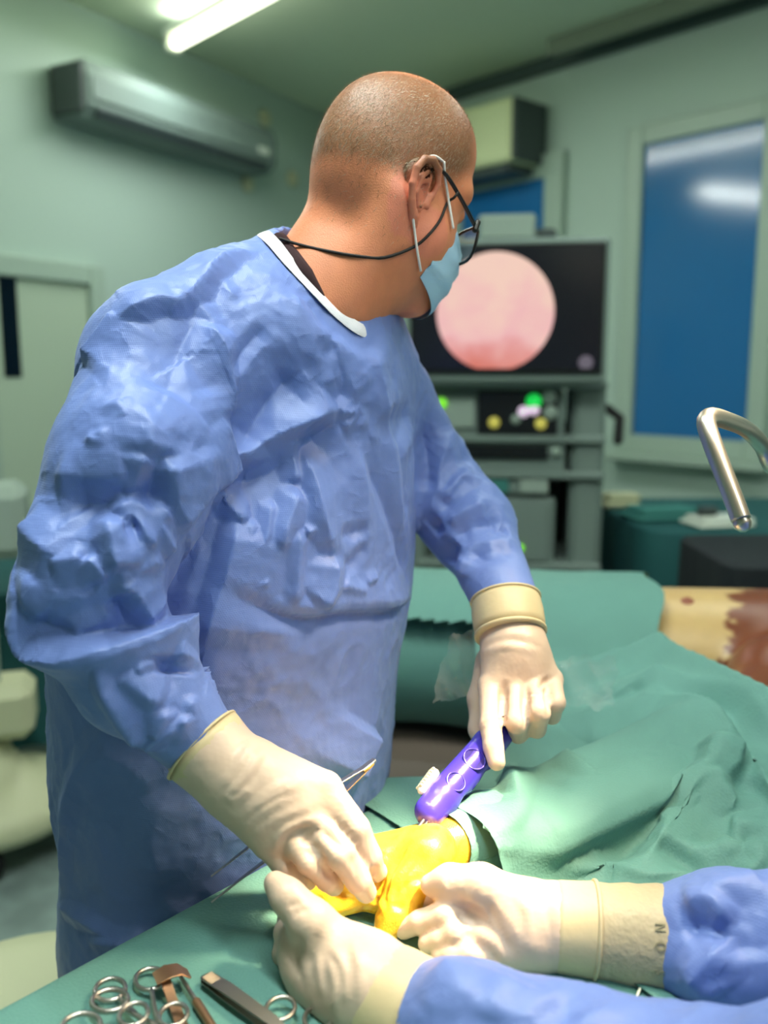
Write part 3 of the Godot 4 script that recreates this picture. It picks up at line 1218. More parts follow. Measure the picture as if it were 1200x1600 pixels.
func build_far_tables() -> void:
	# instrument table under a dark green cloth, right, with pale things on it
	var q := G(1090, 830, 0.92)
	draped_box("dark green draped instrument table below the large blue window", "instrument_table", Vector3(q.x - 0.17, 0.18, q.z - 0.75), Vector3(q.x + 0.65, 0.92, q.z), 0.04, M.teal, 4)
	for e in [[965, 772, 0.10, 0.05, M.cream, "cream folded cloth on the corner of the instrument table", "folded_cloth"], [1030, 790, 0.16, 0.04, M.teal_light, "pale green folded cloth on the instrument table", "folded_cloth"], [1150, 815, 0.14, 0.03, M.white, "white tray on the instrument table", "tray"], [1100, 800, 0.05, 0.06, M.grey_dark, "small dark box on the instrument table", "box"]]:
		var p := G(e[0], e[1] + 18, 0.925)
		p.z = minf(p.z, q.z - 0.1)
		p.z = maxf(p.z, q.z - 0.6)
		var o := thing(e[6], e[5], "tray" if e[6] == "tray" else ("box" if e[6] == "box" else "cloth"), Vector3(p.x, 0.922, p.z), Basis(Vector3.UP, 0.2))
		part("base_layer", rbox(Vector3(e[2] * 1.4, e[3] * 0.5, e[2]), 0.01), e[4], o, at(Vector3(0, e[3] * 0.25, 0)))
		part("upper_layer", rbox(Vector3(e[2] * 1.3, e[3] * 0.5, e[2] * 0.9), 0.01), e[4], o, at(Vector3(0.01, e[3] * 0.75, 0)))
	# dark cloth-covered stand at the right edge
	var s := G(1215, 868, 0.98) - Vector3(0, 0, 0.08)
	draped_box("nearly black cloth-covered stand in front of the instrument table", "covered_stand", Vector3(s.x - 0.16, 0.1, s.z - 0.2), Vector3(s.x + 0.3, 0.98, s.z + 0.2), 0.0, M.navy, 9)
	# left: green covered trolley low behind the sleeve, cream foot stool with castors, cream seat
	var g := G(45, 1150, 0.25)
	draped_box("low dark green covered trolley standing behind the surgeon's elbow", "covered_trolley", Vector3(g.x - 0.5, 0.2, g.z - 0.6), Vector3(g.x + 0.16, 0.72, g.z), 0.3, M.teal, 14)
	var b := G(10, 1215, 0.22)
	var st := thing("floor_stand", "rounded cream equipment stand with dark castors on the floor", "stand", Vector3(b.x - 0.05, 0, b.z), Basis(Vector3.UP, 0.3))
	part("foot", lathe([Vector2(0.0, 0.10), Vector2(0.24, 0.10), Vector2(0.26, 0.13), Vector2(0.25, 0.19), Vector2(0.12, 0.24), Vector2(0.07, 0.30), Vector2(0.06, 0.34), Vector2(0.0, 0.34)], 28), M.cream, st)
	part("column", lathe([Vector2(0.05, 0.3), Vector2(0.05, 0.95), Vector2(0.0, 0.95)], 20), M.grey_light, st)
	part("motor_box", rbox(Vector3(0.24, 0.16, 0.2), 0.03), M.cream, st, at(Vector3(0.02, 0.44, 0.0)))
	part("head_box", rbox(Vector3(0.3, 0.2, 0.26), 0.03), M.grey_light, st, at(Vector3(0.0, 1.0, 0)))
	for k in 5:
		var an := TAU * k / 5.0 + 0.3
		part("castor", lathe([Vector2(0.0, -0.02), Vector2(0.04, -0.02), Vector2(0.05, -0.008), Vector2(0.05, 0.008), Vector2(0.04, 0.02), Vector2(0.0, 0.02)], 18), M.rubber, st, Transform3D(Basis(Vector3.UP, an) * Basis(Vector3.BACK, PI / 2), Vector3(cos(an) * 0.21, 0.052, sin(an) * 0.21)))
	var c := G(34, 1585, 0.52)
	var stool := thing("round_stool", "round cream padded stool beside the surgeon's gown", "stool", Vector3(c.x, 0, c.z))
	part("seat", lathe([Vector2(0.0, 0.44), Vector2(0.19, 0.44), Vector2(0.21, 0.455), Vector2(0.215, 0.49), Vector2(0.20, 0.515), Vector2(0.15, 0.523), Vector2(0.0, 0.525)], 36), M.cream, stool)
	part("column", lathe([Vector2(0.03, 0.08), Vector2(0.03, 0.3), Vector2(0.022, 0.31), Vector2(0.022, 0.445)], 18), M.steel, stool)
	for k in 5:
		var an := TAU * k / 5.0
		part("leg", rod([Vector3(0, 0.09, 0), Vector3(cos(an) * 0.2, 0.07, sin(an) * 0.2)], 0.016), M.steel_dull, stool)
		part("castor", lathe([Vector2(0.0, -0.012), Vector2(0.022, -0.012), Vector2(0.027, -0.005), Vector2(0.027, 0.005), Vector2(0.022, 0.012), Vector2(0.0, 0.012)], 16), M.rubber, stool, Transform3D(Basis(Vector3.UP, an) * Basis(Vector3.BACK, PI / 2), Vector3(cos(an) * 0.2, 0.028, sin(an) * 0.2)))


# ---------------------------------------------------------------- the hand table and its cloth
const TOP := 0.90


func build_operating_table() -> void:
	var mid := (BODY_A + BODY_B) / 2.0
	var e := (BODY_B - BODY_A).normalized()
	e.y = 0.0
	e = e.normalized()
	var o := thing("operating_table", "brown padded operating table under the patient and the green cloth", "table", Vector3(mid.x, 0, mid.z), Basis(e, Vector3.UP, e.cross(Vector3.UP)))
	part("mattress", rbox(Vector3(1.25, 0.07, 0.46), 0.025), M.pad, o, at(Vector3(0.12, 0.655, 0)))
	part("frame", rbox(Vector3(1.2, 0.05, 0.44), 0.01), M.steel_dull, o, at(Vector3(0.12, 0.592, 0)))
	part("column", rbox(Vector3(0.3, 0.5, 0.26), 0.03), M.grey_dark, o, at(Vector3(-0.1, 0.33, 0)))
	part("base", rbox(Vector3(0.9, 0.12, 0.42), 0.03), M.grey_dark, o, at(Vector3(-0.1, 0.062, 0)))
	for s in [-1.0, 1.0]:
		part("side_rail", rbox(Vector3(1.1, 0.03, 0.012), 0.003), M.steel, o, at(Vector3(0.12, 0.60, s * 0.236)))


func build_tables() -> void:
	build_operating_table()
	var a := G(100, 1530, TOP)
	var b := G(650, 1230, TOP)
	var e := (b - a).normalized()
	var n := e.cross(Vector3.UP)                          # towards the assistant
	if n.z < 0:
		n = -n
	var mid := a + e * 0.25 + n * 0.25
	var ht := thing("hand_table", "narrow hand surgery table under the pale green cloth", "table", Vector3(mid.x, 0, mid.z), Basis(e, Vector3.UP, e.cross(Vector3.UP)))
	part("board", rbox(Vector3(1.1, 0.03, 0.44), 0.01), M.grey, ht, at(Vector3(0, TOP - 0.03, 0.0)))
	part("leg", rod([Vector3(-0.3, 0.05, 0), Vector3(-0.3, TOP - 0.04, 0)], 0.025), M.steel_dull, ht)
	part("leg", rod([Vector3(0.35, 0.05, 0), Vector3(0.35, TOP - 0.04, 0)], 0.025), M.steel_dull, ht)
	part("foot", rbox(Vector3(0.9, 0.05, 0.3), 0.015), M.grey_dark, ht, at(Vector3(0.02, 0.026, 0)))
	# cloth: hangs over the surgeon's edge, lies flat, hangs again
	var f := FastNoiseLite.new()
	f.seed = 21
	f.frequency = 3.2
	f.fractal_octaves = 3
	var rows := []
	var prof := []
	for k in 10:
		prof.append([-0.012 - 0.004 * sin(k * 0.8), TOP - 0.34 + 0.034 * k])
	prof.append_array([[-0.012, TOP - 0.012], [-0.008, TOP - 0.004], [-0.002, TOP], [0.006, TOP + 0.001]])
	for k in 46:
		prof.append([0.012 + k * 0.011, TOP + 0.001])
	for k in 8:
		prof.append([0.515 + 0.004 * k, TOP - 0.01 - 0.035 * k])
	for q in prof:
		var row := []
		for i in 91:
			var u := -0.34 + i * 0.0125
			var p: Vector3 = a + e * u + n * q[0]
			p.y = q[1]
			var w := f.get_noise_2d(u * 2.0, q[0] * 2.0 + q[1])
			if q[1] >= TOP:
				p.y += maxf(0.0, w) * 0.006 * clampf((q[0] - 0.01) * 20.0, 0, 1)
			else:
				p -= n * (0.02 * w * clampf((TOP - q[1]) * 6.0, 0, 1))
			row.append(p)
		rows.append(row)
	var c := part("table_drape", sheet(rows, 0.0012), M.drape, self)
	tag(c, "pale green cloth lying flat on the hand table under the instruments", "drape")


# ---------------------------------------------------------------- the patient: one body, arm laid on the table, hand stained yellow
var W_WRIST: Vector3
var W_ELBOW: Vector3
var BODY_A := Vector3(-0.20, 0.84, -1.86)
var BODY_B := Vector3(0.95, 0.86, -1.62)


func build_patient() -> void:
	W_WRIST = G(706, 1322, 0.935)
	W_ELBOW = G(1085, 1150, 0.95) - Vector3(0, 0.035, 0)
	var root := thing("person", "patient lying under green drapes with one hand stained bright yellow", "person", Vector3(0.3, 0.72, -1.74))
	var shoulder := Vector3(0.66, 0.90, -1.45)
	# trunk and arm, coarse
	var f := Field.new(Vector3(-0.45, 0.62, -2.1), Vector3(1.2, 1.1, -0.8), 0.010)
	f.cone(BODY_A, BODY_B, 0.145, 0.165, 0.03, Vector3.UP, 1.1)
	f.cone(shoulder, W_ELBOW, 0.055, 0.042, 0.03)
	f.cone(W_ELBOW, W_WRIST, 0.042, 0.028, 0.02)
	f.cone(BODY_B, shoulder, 0.12, 0.07, 0.06)
	var r1 := f.net()
	var v: PackedVector3Array = r1[0]
	var ix: PackedInt32Array = r1[1]
	var n := smooth_normals(v, ix)
	var col := PackedColorArray()
	var fn := FastNoiseLite.new()
	fn.seed = 3
	fn.frequency = 14.0
	var stain := G(1200, 1010, 0.98)
	for p in v:
		var s := skin_tone(Color(0.80, 0.66, 0.44), fn, p)
		var d := p.x - stain.x + 0.6 * (p.z - stain.z) + 0.10 + 0.05 * fn.get_noise_3dv(p * 1.5) + 0.02 * fn.get_noise_3dv(p * 5.0)
		if d > 0.0:
			s = skin_tone(Color(0.46, 0.22, 0.10), fn, p)
		col.append(s)
	# hand, fine: palm up, fingers to the left, thumb towards the assistant
	var H := func(px, py, d): return P(px, py, d)
	var wrist := W_WRIST
	var mc := [[P(588, 1398, 0.862), P(520, 1418, 0.858), P(482, 1412, 0.862), P(455, 1400, 0.868)],
		[P(572, 1372, 0.872), P(508, 1396, 0.862), P(470, 1392, 0.864), P(446, 1386, 0.872)],
		[P(572, 1346, 0.885), P(520, 1368, 0.878), P(492, 1372, 0.878), P(470, 1372, 0.884)],
		[P(588, 1326, 0.90), P(556, 1338, 0.895), P(536, 1346, 0.895), P(520, 1352, 0.90)]]
	var thumb := [P(668, 1338, 0.862), P(640, 1388, 0.842), P(616, 1428, 0.828), P(604, 1452, 0.822)]
	var all := [wrist, P(760, 1310, 0.95)]
	for c in mc:
		all.append_array(c)
	all.append_array(thumb)
	var g := field_for(all, 0.035, 0.0028)
	g.cone(P(770, 1300, 0.965), wrist, 0.030, 0.027, 0.01)
	for i in 4:
		g.cone(wrist, mc[i][0], 0.024, [0.0150, 0.0150, 0.0145, 0.0135][i], 0.014)
	g.cone(mc[0][0], mc[2][0], 0.013, 0.013, 0.012)
	g.cone(P(655, 1335, 0.885), P(606, 1352, 0.875), 0.025, 0.020, 0.016)
	for i in 4:
		var r := [0.0098, 0.0100, 0.0095, 0.0085]
		g.chain(mc[i], [r[i] * 1.18, r[i] * 1.05, r[i] * 0.95, r[i] * 0.85], 0.004)
	g.chain([P(676, 1325, 0.875)] + thumb, [0.023, 0.0225, 0.0190, 0.0152, 0.0115], 0.010)
	var r2 := g.net()
	var v2: PackedVector3Array = r2[0]
	var i2: PackedInt32Array = r2[1]
	var n2 := smooth_normals(v2, i2)
	var folds := Folds.new(v2, n2)
	for c in [[[640, 1318], [622, 1345], [606, 1380], [596, 1412]], [[612, 1330], [598, 1362], [590, 1395]], [[600, 1330], [585, 1352]], [[660, 1370], [640, 1378], [626, 1392]], [[630, 1418], [612, 1414]], [[655, 1330], [630, 1365], [612, 1405]], [[578, 1385], [588, 1408], [594, 1428]], [[586, 1380], [600, 1405], [606, 1425]], [[592, 1336], [580, 1362]]]:
		trace(folds, g, c, -0.0030, 0.0026, 0.0026, 0.9)
	v2 = folds.done()
	n2 = smooth_normals(v2, i2)
	for i in v2.size():
		var q := v2[i]
		var s := skin_tone(Color(0.95, 0.76, 0.20), fn, q * 1.5)
		s = s.lerp(Color(0.80, 0.46, 0.05).srgb_to_linear(), clampf(fn.get_noise_3dv(q * 5.0) * 1.6 - 0.05, 0.0, 0.6))
		col.append(s)
	var off := v.size()
	v.append_array(v2)
	n.append_array(n2)
	for k in i2:
		ix.append(k + off)
	wpart("body", arrays_mesh(v, n, ix, col), M.stained, root)
	# cloth wrap round the hips
	var wrap := []
	var wr2 := []
	for k in 14:
		wrap.append(BODY_A.lerp(BODY_B, -0.06 + 0.05 * k))
		wr2.append(0.156 + 0.012 * k / 13.0 + 0.003 * sin(k * 1.7))
	wpart("hip_cloth", tube(wrap, wr2, 36, 0.92, Vector3.UP), M.drape, root)
	# small details of the chest
	var np := sight(f, 1074, 939, 1.62)
	var nip := wpart("nipple", lathe([Vector2(0.013, -0.004), Vector2(0.012, 0.001), Vector2(0.005, 0.003), Vector2(0.004, 0.007), Vector2(0.0, 0.008)], 18), mat(Color(0.62, 0.36, 0.28), 0.6), root)
	nip.transform = nip.transform * Transform3D(Basis(Quaternion(Vector3.UP, f.normal(np))), np)


func skin_tone(c: Color, f: FastNoiseLite, p: Vector3) -> Color:
	var k := 1.0 + 0.10 * f.get_noise_3dv(p) + 0.05 * f.get_noise_3dv(p * 5.0)
	var l := c.srgb_to_linear()
	return Color(l.r * k, l.g * k * (1.0 + 0.03 * f.get_noise_3dv(p * 2.3)), l.b * k)


func trace(folds: Folds, f: Field, px: Array, height: float, wl: float, wr: float, fallback: float) -> void:   # a fold along a line of sight points
	var pts := []
	var nr := []
	for q in px:
		var p := f.hit(CAM, ray(q[0], q[1]))
		if p == Vector3.INF:
			continue
		pts.append(p)
		nr.append(f.normal(p))
	if pts.size() > 1:
		if pts.size() > 2:
			pts = curve(pts, 3)
			var m := []
			for i in nr.size() - 1:
				for k in 3:
					m.append(nr[i].lerp(nr[i + 1], k / 3.0).normalized())
			m.append(nr[-1])
			nr = m
		folds.line(pts, nr, height, wl, wr)


# ---------------------------------------------------------------- the green cloth over the patient
func smax(a: float, b: float, k: float) -> float:
	var h := maxf(k - absf(a - b), 0.0) / k
	return maxf(a, b) + h * h * k * 0.25


func seg2(p: Vector2, a: Vector2, b: Vector2) -> Vector2:   # (distance, place along 0..1)
	var ab := b - a
	var t := clampf((p - a).dot(ab) / ab.length_squared(), 0.0, 1.0)
	return Vector2(p.distance_to(a + ab * t), t)


func xz(p: Vector3) -> Vector2:
	return Vector2(p.x, p.z)


var cloth_lines := []


func cloth_y(x: float, z: float) -> float:
	var p := Vector2(x, z)
	# level of the table, sinking towards the surgeon's side behind the hand table
	var y := TOP + 0.004
	var s := smoothstep(-1.56, -1.46, z) * smoothstep(0.30, 0.17, x) * smoothstep(-1.08, -1.13, z)
	y -= 0.55 * s
	# forearm and elbow
	var a := seg2(p, xz(W_WRIST) + Vector2(0.005, 0.0), xz(W_ELBOW))
	var ha := lerpf(0.058, 0.056, smoothstep(0.0, 0.8, a.y))
	var wa := lerpf(0.052, 0.078, a.y)
	y = smax(y, TOP + ha * 1.22 * (1.0 - pow(a.x / (1.42 * wa), 3.2)) if a.x < wa * 1.8 else y, 0.012)
	for l in cloth_lines:                                    # cloth pulled into ridges
		var q := seg2(p, l[0], l[1])
		y = smax(y, lerpf(l[2], l[3], q.y) - q.x * l[4], l[5])
	# the patient's trunk
	var t := seg2(p, xz(BODY_A), xz(BODY_B))
	var top := lerpf(BODY_A.y + 0.165, BODY_B.y + 0.172, t.y)
	if t.x < 0.24:
		y = smax(y, top - 0.19 + 0.19 * sqrt(maxf(0.0, 1.0 - pow(t.x / 0.24, 2.0))), 0.03)
	return y


func build_drapes() -> void:
	var r0 := G(868, 1012, 0.985)
	var r1 := G(1030, 992, 1.00)
	var r2 := G(1215, 1078, 1.01)
	cloth_lines = [
		[xz(r0), xz(r1), 0.95, 1.00, 0.9, 0.03],
		[xz(r1), xz(r2), 1.00, 1.01, 0.8, 0.03],
		[xz(G(1030, 1036, 0.99)), xz(G(935, 1092, 0.94)), 0.985, 0.935, 0.9, 0.006],
		[xz(G(1030, 1036, 0.99)), xz(G(1210, 1100, 0.985)), 0.985, 0.985, 0.55, 0.02],
		[xz(G(1165, 1160, 0.97)), xz(G(1215, 1240, 0.96)), 0.975, 0.96, 0.7, 0.02],
		[xz(G(1128, 1175, 0.97)), xz(G(1010, 1330, 0.93)), 0.985, 0.925, 0.9, 0.012],
		[xz(G(1010, 1310, 0.925)), xz(G(1215, 1330, 0.93)), 0.92, 0.935, 0.8, 0.01],
	]
	var f := FastNoiseLite.new()
	f.seed = 8
	f.frequency = 9.0
	f.fractal_octaves = 2
	var x0 := -0.12
	var z0 := -2.0
	var c := 0.0065
	var w := 155
	var h := 218
	var hole0 := xz(G(1022, 985, 0.96))
	var v := PackedVector3Array()
	var keep := PackedByteArray()
	var wr := xz(W_WRIST)
	var along := (xz(W_ELBOW) - wr).normalized()
	for j in h:
		for i in w:
			var x := x0 + i * c
			var z := z0 + j * c
			var q := Vector2(x, z)
			var ok := true
			var s := (q - wr).dot(along) - 0.012                # ends in a straight hem at the wrist
			if z > -1.14 and s < 0.0:
				if s > -1.6 * c:
					q -= along * s
				else:
					ok = false
			var hx := hole0.x + 0.012 * sin(z * 30.0) - (z + 1.45) * 0.15     # the opening over the chest
			if z < -1.42 - 0.35 * maxf(0.0, 0.62 - x) and x > hx:
				if x < hx + 1.6 * c:
					q.x = hx
				else:
					ok = false
			if q.x < 0.24 and q.y < -1.11 and cloth_y(q.x, q.y) < (0.955 if q.x < 0.16 else 0.88):
				ok = false                                  # ends beside the patient, gap to the hand table
			v.append(Vector3(q.x, cloth_y(q.x, q.y) + 0.0022 * f.get_noise_2d(q.x, q.y), q.y))
			keep.append(1 if ok else 0)
	var ix := PackedInt32Array()
	for j in h - 1:
		for i in w - 1:
			var k := j * w + i
			if keep[k] and keep[k + 1] and keep[k + w] and keep[k + w + 1]:
				ix.append_array([k, k + 1, k + w, k + 1, k + w + 1, k + w])
	var fine := finer(v, ix)
	v = fine[0]
	ix = fine[1]
	var n := smooth_normals(v, ix)
	var folds := Folds.new(v, n)
	for l in DRAPE_LINES:
		trace_cloth(folds, l[0], l[1] * 1.5, l[2] * 1.25, l[3] * 1.25)
	v = folds.done()
	n = smooth_normals(v, ix)
	var o := part("surgical_drape", shell(v, n, ix, 0.0014), M.drape, self)
	tag(o, "crumpled green cloth draped over the patient's arm and body", "drape")
	# stiff cuff of the drape round the wrist
	var dir := (W_ELBOW - W_WRIST).normalized()
	var rows := []
	var side := dir.cross(Vector3.UP).normalized()
	var up := side.cross(dir)
	for j in 7:
		var row := []
		for i in 29:
			var an := TAU * i / 28.0
			var r := 0.0335 + 0.010 * j / 6.0 + 0.001 * sin(an * 5.0 + j)
			row.append(W_WRIST + dir * (-0.006 + 0.011 * j + 0.004 * sin(an * 2.0)) + (side * cos(an) + up * sin(an)) * r)
		rows.append(row)
	wpart("wrist_cuff", sheet(rows, 0.0012), M.drape, o)


func shell(v: PackedVector3Array, n: PackedVector3Array, ix: PackedInt32Array, thick: float) -> ArrayMesh:
	var c := v.size()
	var vv := v.duplicate()
	var nn := n.duplicate()
	var ii := ix.duplicate()
	for i in c:
		vv.append(v[i] - n[i] * thick)
		nn.append(-n[i])
	for t in range(0, ix.size(), 3):
		ii.append_array([ix[t] + c, ix[t + 2] + c, ix[t + 1] + c])
	return arrays_mesh(vv, nn, ii)


func cloth_hit(px: float, py: float) -> Vector3:
	var r := ray(px, py)
	var t := 0.7
	while t < 2.4:
		var p := CAM + r * t
		if p.y < cloth_y(p.x, p.z):
			return p
		t += 0.004
	return Vector3.INF


func trace_cloth(folds: Folds, px: Array, height: float, wl: float, wr: float) -> void:
	var pts := []
	var nr := []
	for q in px:
		var p := cloth_hit(q[0], q[1])
		if p == Vector3.INF:
			continue
		pts.append(p)
		var e := 0.008
		nr.append(Vector3(cloth_y(p.x - e, p.z) - cloth_y(p.x + e, p.z), 2 * e, cloth_y(p.x, p.z - e) - cloth_y(p.x, p.z + e)).normalized())
	if pts.size() > 1:
		folds.line(pts, nr, height, wl, wr)




# ---------------------------------------------------------------- people
var HEAD: Transform3D                                    # surgeon's head: x his left, y up, z the way he faces


func glove(parent: Node3D, pts: Array, spec: Callable, lines: Array, pad := 0.045) -> MeshInstance3D:
	var g := field_for(pts, pad, 0.0026)
	spec.call(g)
	var r := g.net()
	var v: PackedVector3Array = r[0]
	var ix: PackedInt32Array = r[1]
	var n := smooth_normals(v, ix)
	var folds := Folds.new(v, n)
	folds.size = 0.03
	for l in lines:
		trace(folds, g, l[0], l[1] * 1.5, l[2] * 1.2, l[3] * 1.2, 0.9)
	v = folds.done()
	var f := FastNoiseLite.new()
	f.seed = 31
	f.frequency = 45.0
	for i in v.size():
		v[i] += n[i] * (0.0005 * f.get_noise_3dv(v[i]))
	return wpart("glove", arrays_mesh(v, smooth_normals(v, ix), ix), M.glove, parent)


func ring(c: Vector3, axis: Vector3, r: float, flat_dir := Vector3.ZERO, flat_by := 1.0, wob := 0.0) -> Array:
	var u := axis.cross(Vector3.UP if absf(axis.normalized().y) < 0.9 else Vector3.RIGHT).normalized()
	var w := axis.normalized().cross(u)
	var out := []
	for i in 40:
		var an := TAU * i / 40.0
		var d := u * cos(an) + w * sin(an)
		if flat_dir != Vector3.ZERO:
			d += flat_dir * (d.dot(flat_dir) * (1.0 / flat_by - 1.0))
		out.append(c + d * r * (1.0 + wob * sin(an * 3.0 + 1.0)))
	return out


func build_surgeon() -> void:
	var root := thing("person", "bald surgeon in blue gown, mask and glasses looking at the monitor", "person", Vector3(-0.20, 0, -1.05))
	var front := Vector3(0.75, 0, 0.66)
	# ---- gown
	var g := Field.new(Vector3(-0.50, 0.50, -1.36), Vector3(0.30, 1.62, -0.62), 0.0058)
	var T := [P(450, 590, 1.06), P(425, 720, 1.08), P(372, 900, 1.105), P(362, 1150, 1.12), P(358, 1420, 1.15), P(352, 1700, 1.21)]
	g.cone(T[0], T[1], 0.150, 0.192, 0.06, front, 1.35)
	g.cone(T[1], T[2], 0.192, 0.234, 0.05, front, 1.28)
	g.cone(T[2], T[3], 0.234, 0.214, 0.05, front, 1.25)
	g.cone(T[3], T[4], 0.214, 0.206, 0.05, front, 1.25)
	g.cone(T[4], T[5], 0.206, 0.204, 0.05, front, 1.25)
	# shoulders
	var RS := P(255, 578, 0.94)
	var LS := P(598, 625, 1.18)
	var nb := P(492, 462, 1.06)
	g.cone(nb, RS, 0.068, 0.074, 0.05)
	g.cone(nb, LS, 0.070, 0.066, 0.05)
	g.cone(T[0], RS, 0.12, 0.074, 0.05)
	g.cone(P(310, 620, 1.10), P(240, 660, 1.05), 0.105, 0.095, 0.05)       # back of the shoulder
	# right sleeve
	var re := P(134, 930, 0.825)
	var rw := P(326, 1172, 0.84)
	g.cone(RS, P(212, 725, 0.865), 0.075, 0.080, 0.012)
	g.cone(P(212, 725, 0.865), re, 0.080, 0.065, 0.012)
	g.cone(re, P(215, 1058, 0.83), 0.063, 0.053, 0.012)
	g.cone(P(215, 1058, 0.83), rw, 0.053, 0.0345, 0.012)
	# left sleeve
	var le := P(735, 822, 1.17)
	var lw := P(790, 938, 1.075)
	g.cone(LS, P(662, 730, 1.19), 0.068, 0.060, 0.012)
	g.cone(P(662, 730, 1.19), le, 0.060, 0.056, 0.012)
	g.cone(le, lw, 0.056, 0.039, 0.02)
	# neck opening
	var neck0 := P(508, 448, 1.03)
	var neck1 := P(585, 315, 1.04)
	g.cone(neck0 - (neck1 - neck0) * 0.25, neck1, 0.072, 0.078, 0.008, Vector3.ZERO, 1.0, true)
	var r := g.net()
	r = finer(r[0], r[1])
	var v: PackedVector3Array = r[0]
	var ix: PackedInt32Array = r[1]
	var n := smooth_normals(v, ix)
	var folds := Folds.new(v, n)
	for l in GOWN_LINES:
		trace(folds, g, l[0], l[1] * 1.5, l[2] * 1.45, l[3] * 1.45, 1.0)
	var ends := [P(326, 1172, 0.84), P(790, 938, 1.075)]
	folds.calm(ends, 0.040, 0.070)
	var hem := []
	for q in [[428, 382], [450, 410], [478, 442], [508, 474], [538, 500], [568, 518]]:
		hem.append(sight(g, q[0], q[1], 1.0))
	folds.calm(hem, 0.014, 0.040)
	v = folds.done()
	crumple(v, n, ends)
	var gown := wpart("gown", arrays_mesh(v, smooth_normals(v, ix), ix), M.gown, root)
	# white neck binding, traced on the cloth
	var band := []
	for q in [[412, 367], [428, 382], [450, 410], [478, 442], [508, 474], [538, 500], [568, 518]]:
		var p := sight(g, q[0], q[1], 1.0)
		band.append(p + g.normal(p) * 0.001)
	band.append_array([P(590, 512, 1.03), P(612, 492, 1.09), P(600, 450, 1.14), P(540, 400, 1.13), P(470, 368, 1.10), P(425, 362, 1.03)])
	var bp := curve(band, 5)
	var rows := []
	for i in bp.size():
		var ta: Vector3 = (bp[mini(i + 1, bp.size() - 1)] - bp[maxi(i - 1, 0)]).normalized()
		var up_n := g.normal(bp[i])
		var ac := ta.cross(up_n).normalized() * 0.0075
		rows.append([bp[i] - ac + up_n * 0.0012, bp[i] - ac * 0.5 + up_n * 0.0022, bp[i] + up_n * 0.0024, bp[i] + ac * 0.5 + up_n * 0.0022, bp[i] + ac + up_n * 0.0012])
	wpart("neck_binding", sheet(rows, 0.0012), M.band, gown)

	# ---- body: trunk and legs under the clothes, neck, head
	HEAD = Transform3D(Basis(), P(622, 270, 1.03))
	var face := Vector3(sin(deg_to_rad(55.0)) * cos(deg_to_rad(18.0)), -sin(deg_to_rad(18.0)), -cos(deg_to_rad(55.0)) * cos(deg_to_rad(18.0)))
	var up := (Vector3.UP - face * face.y).normalized()
	HEAD.basis = Basis(up.cross(face), up, face)
	var bf := Field.new(Vector3(-0.46, 0.0, -1.38), Vector3(0.2, 1.42, -0.78), 0.016)
	bf.cone(T[1], T[3], 0.15, 0.16, 0.04, front, 1.3)
	for s in [-1.0, 1.0]:
		var hip: Vector3 = Vector3(-0.20, 0.86, -1.05) + Vector3(-0.66, 0, 0.75) * (0.10 * s)
		bf.cone(hip, hip + Vector3(0, -0.42, 0), 0.10, 0.07, 0.03)
		bf.cone(hip + Vector3(0, -0.42, 0), hip + Vector3(0, -0.80, 0), 0.07, 0.052, 0.03)
		bf.cone(hip + Vector3(0, -0.815, 0) - front * 0.04, hip + Vector3(0, -0.825, 0) + front * 0.15, 0.042, 0.034, 0.02)
	var rb := bf.net()
	var bv: PackedVector3Array = rb[0]
	var bi: PackedInt32Array = rb[1]
	var bn := smooth_normals(bv, bi)
	var bc := PackedColorArray()
	for p in bv:
		bc.append(Color(0.03, 0.012, 0.016) if p.y > 0.09 else Color(0.5, 0.5, 0.48))
	var hd := head_field(HEAD, neck0 - (neck1 - neck0) * 0.35, neck1)
	var hm := head_mesh(hd, HEAD)
	var off := bv.size()
	bv.append_array(hm[0])
	bn.append_array(hm[1])
	bc.append_array(hm[3])
	for k in hm[2]:
		bi.append(k + off)
	wpart("body", arrays_mesh(bv, bn, bi, bc), M.skin, root)
	wpart("hair", hair_mesh(hm, HEAD), M.hair, root)

	# dark shirt edge inside the gown's neck
	var sh := []
	for q in [[430, 366], [446, 386], [466, 414], [486, 440], [506, 466]]:
		sh.append(sight(hd, q[0], q[1], 0.99))
	wpart("shirt_collar", tube(curve(sh, 5), [0.003, 0.006, 0.008, 0.009, 0.009, 0.009, 0.009, 0.009, 0.009, 0.009, 0.009, 0.009, 0.009, 0.009, 0.008, 0.007, 0.006, 0.005, 0.004, 0.003, 0.002], 8), M.shirt, root)

	face_gear(root, hd)

	# ---- right glove: back of the hand up, fingers on the patient's hand
	var wr := P(352, 1198, 0.835)
	var fi := [
		[P(508, 1232, 0.822), P(556, 1296, 0.805), P(577, 1338, 0.812), P(587, 1362, 0.826)],
		[P(478, 1268, 0.812), P(532, 1336, 0.790), P(560, 1376, 0.798), P(572, 1394, 0.81)],
		[P(446, 1298, 0.808), P(486, 1346, 0.792), P(512, 1374, 0.806), P(522, 1384, 0.818)],
		[P(418, 1316, 0.812), P(444, 1354, 0.806), P(468, 1374, 0.818), P(482, 1378, 0.83)]]
	var th := [P(420, 1232, 0.86), P(505, 1290, 0.872), P(560, 1335, 0.862), P(590, 1362, 0.852)]
	var cuff0 := P(322, 1168, 0.84)
	var all := [wr, cuff0, P(300, 1140, 0.84)]
	for c in fi:
		all.append_array(c)
	all.append_array(th)
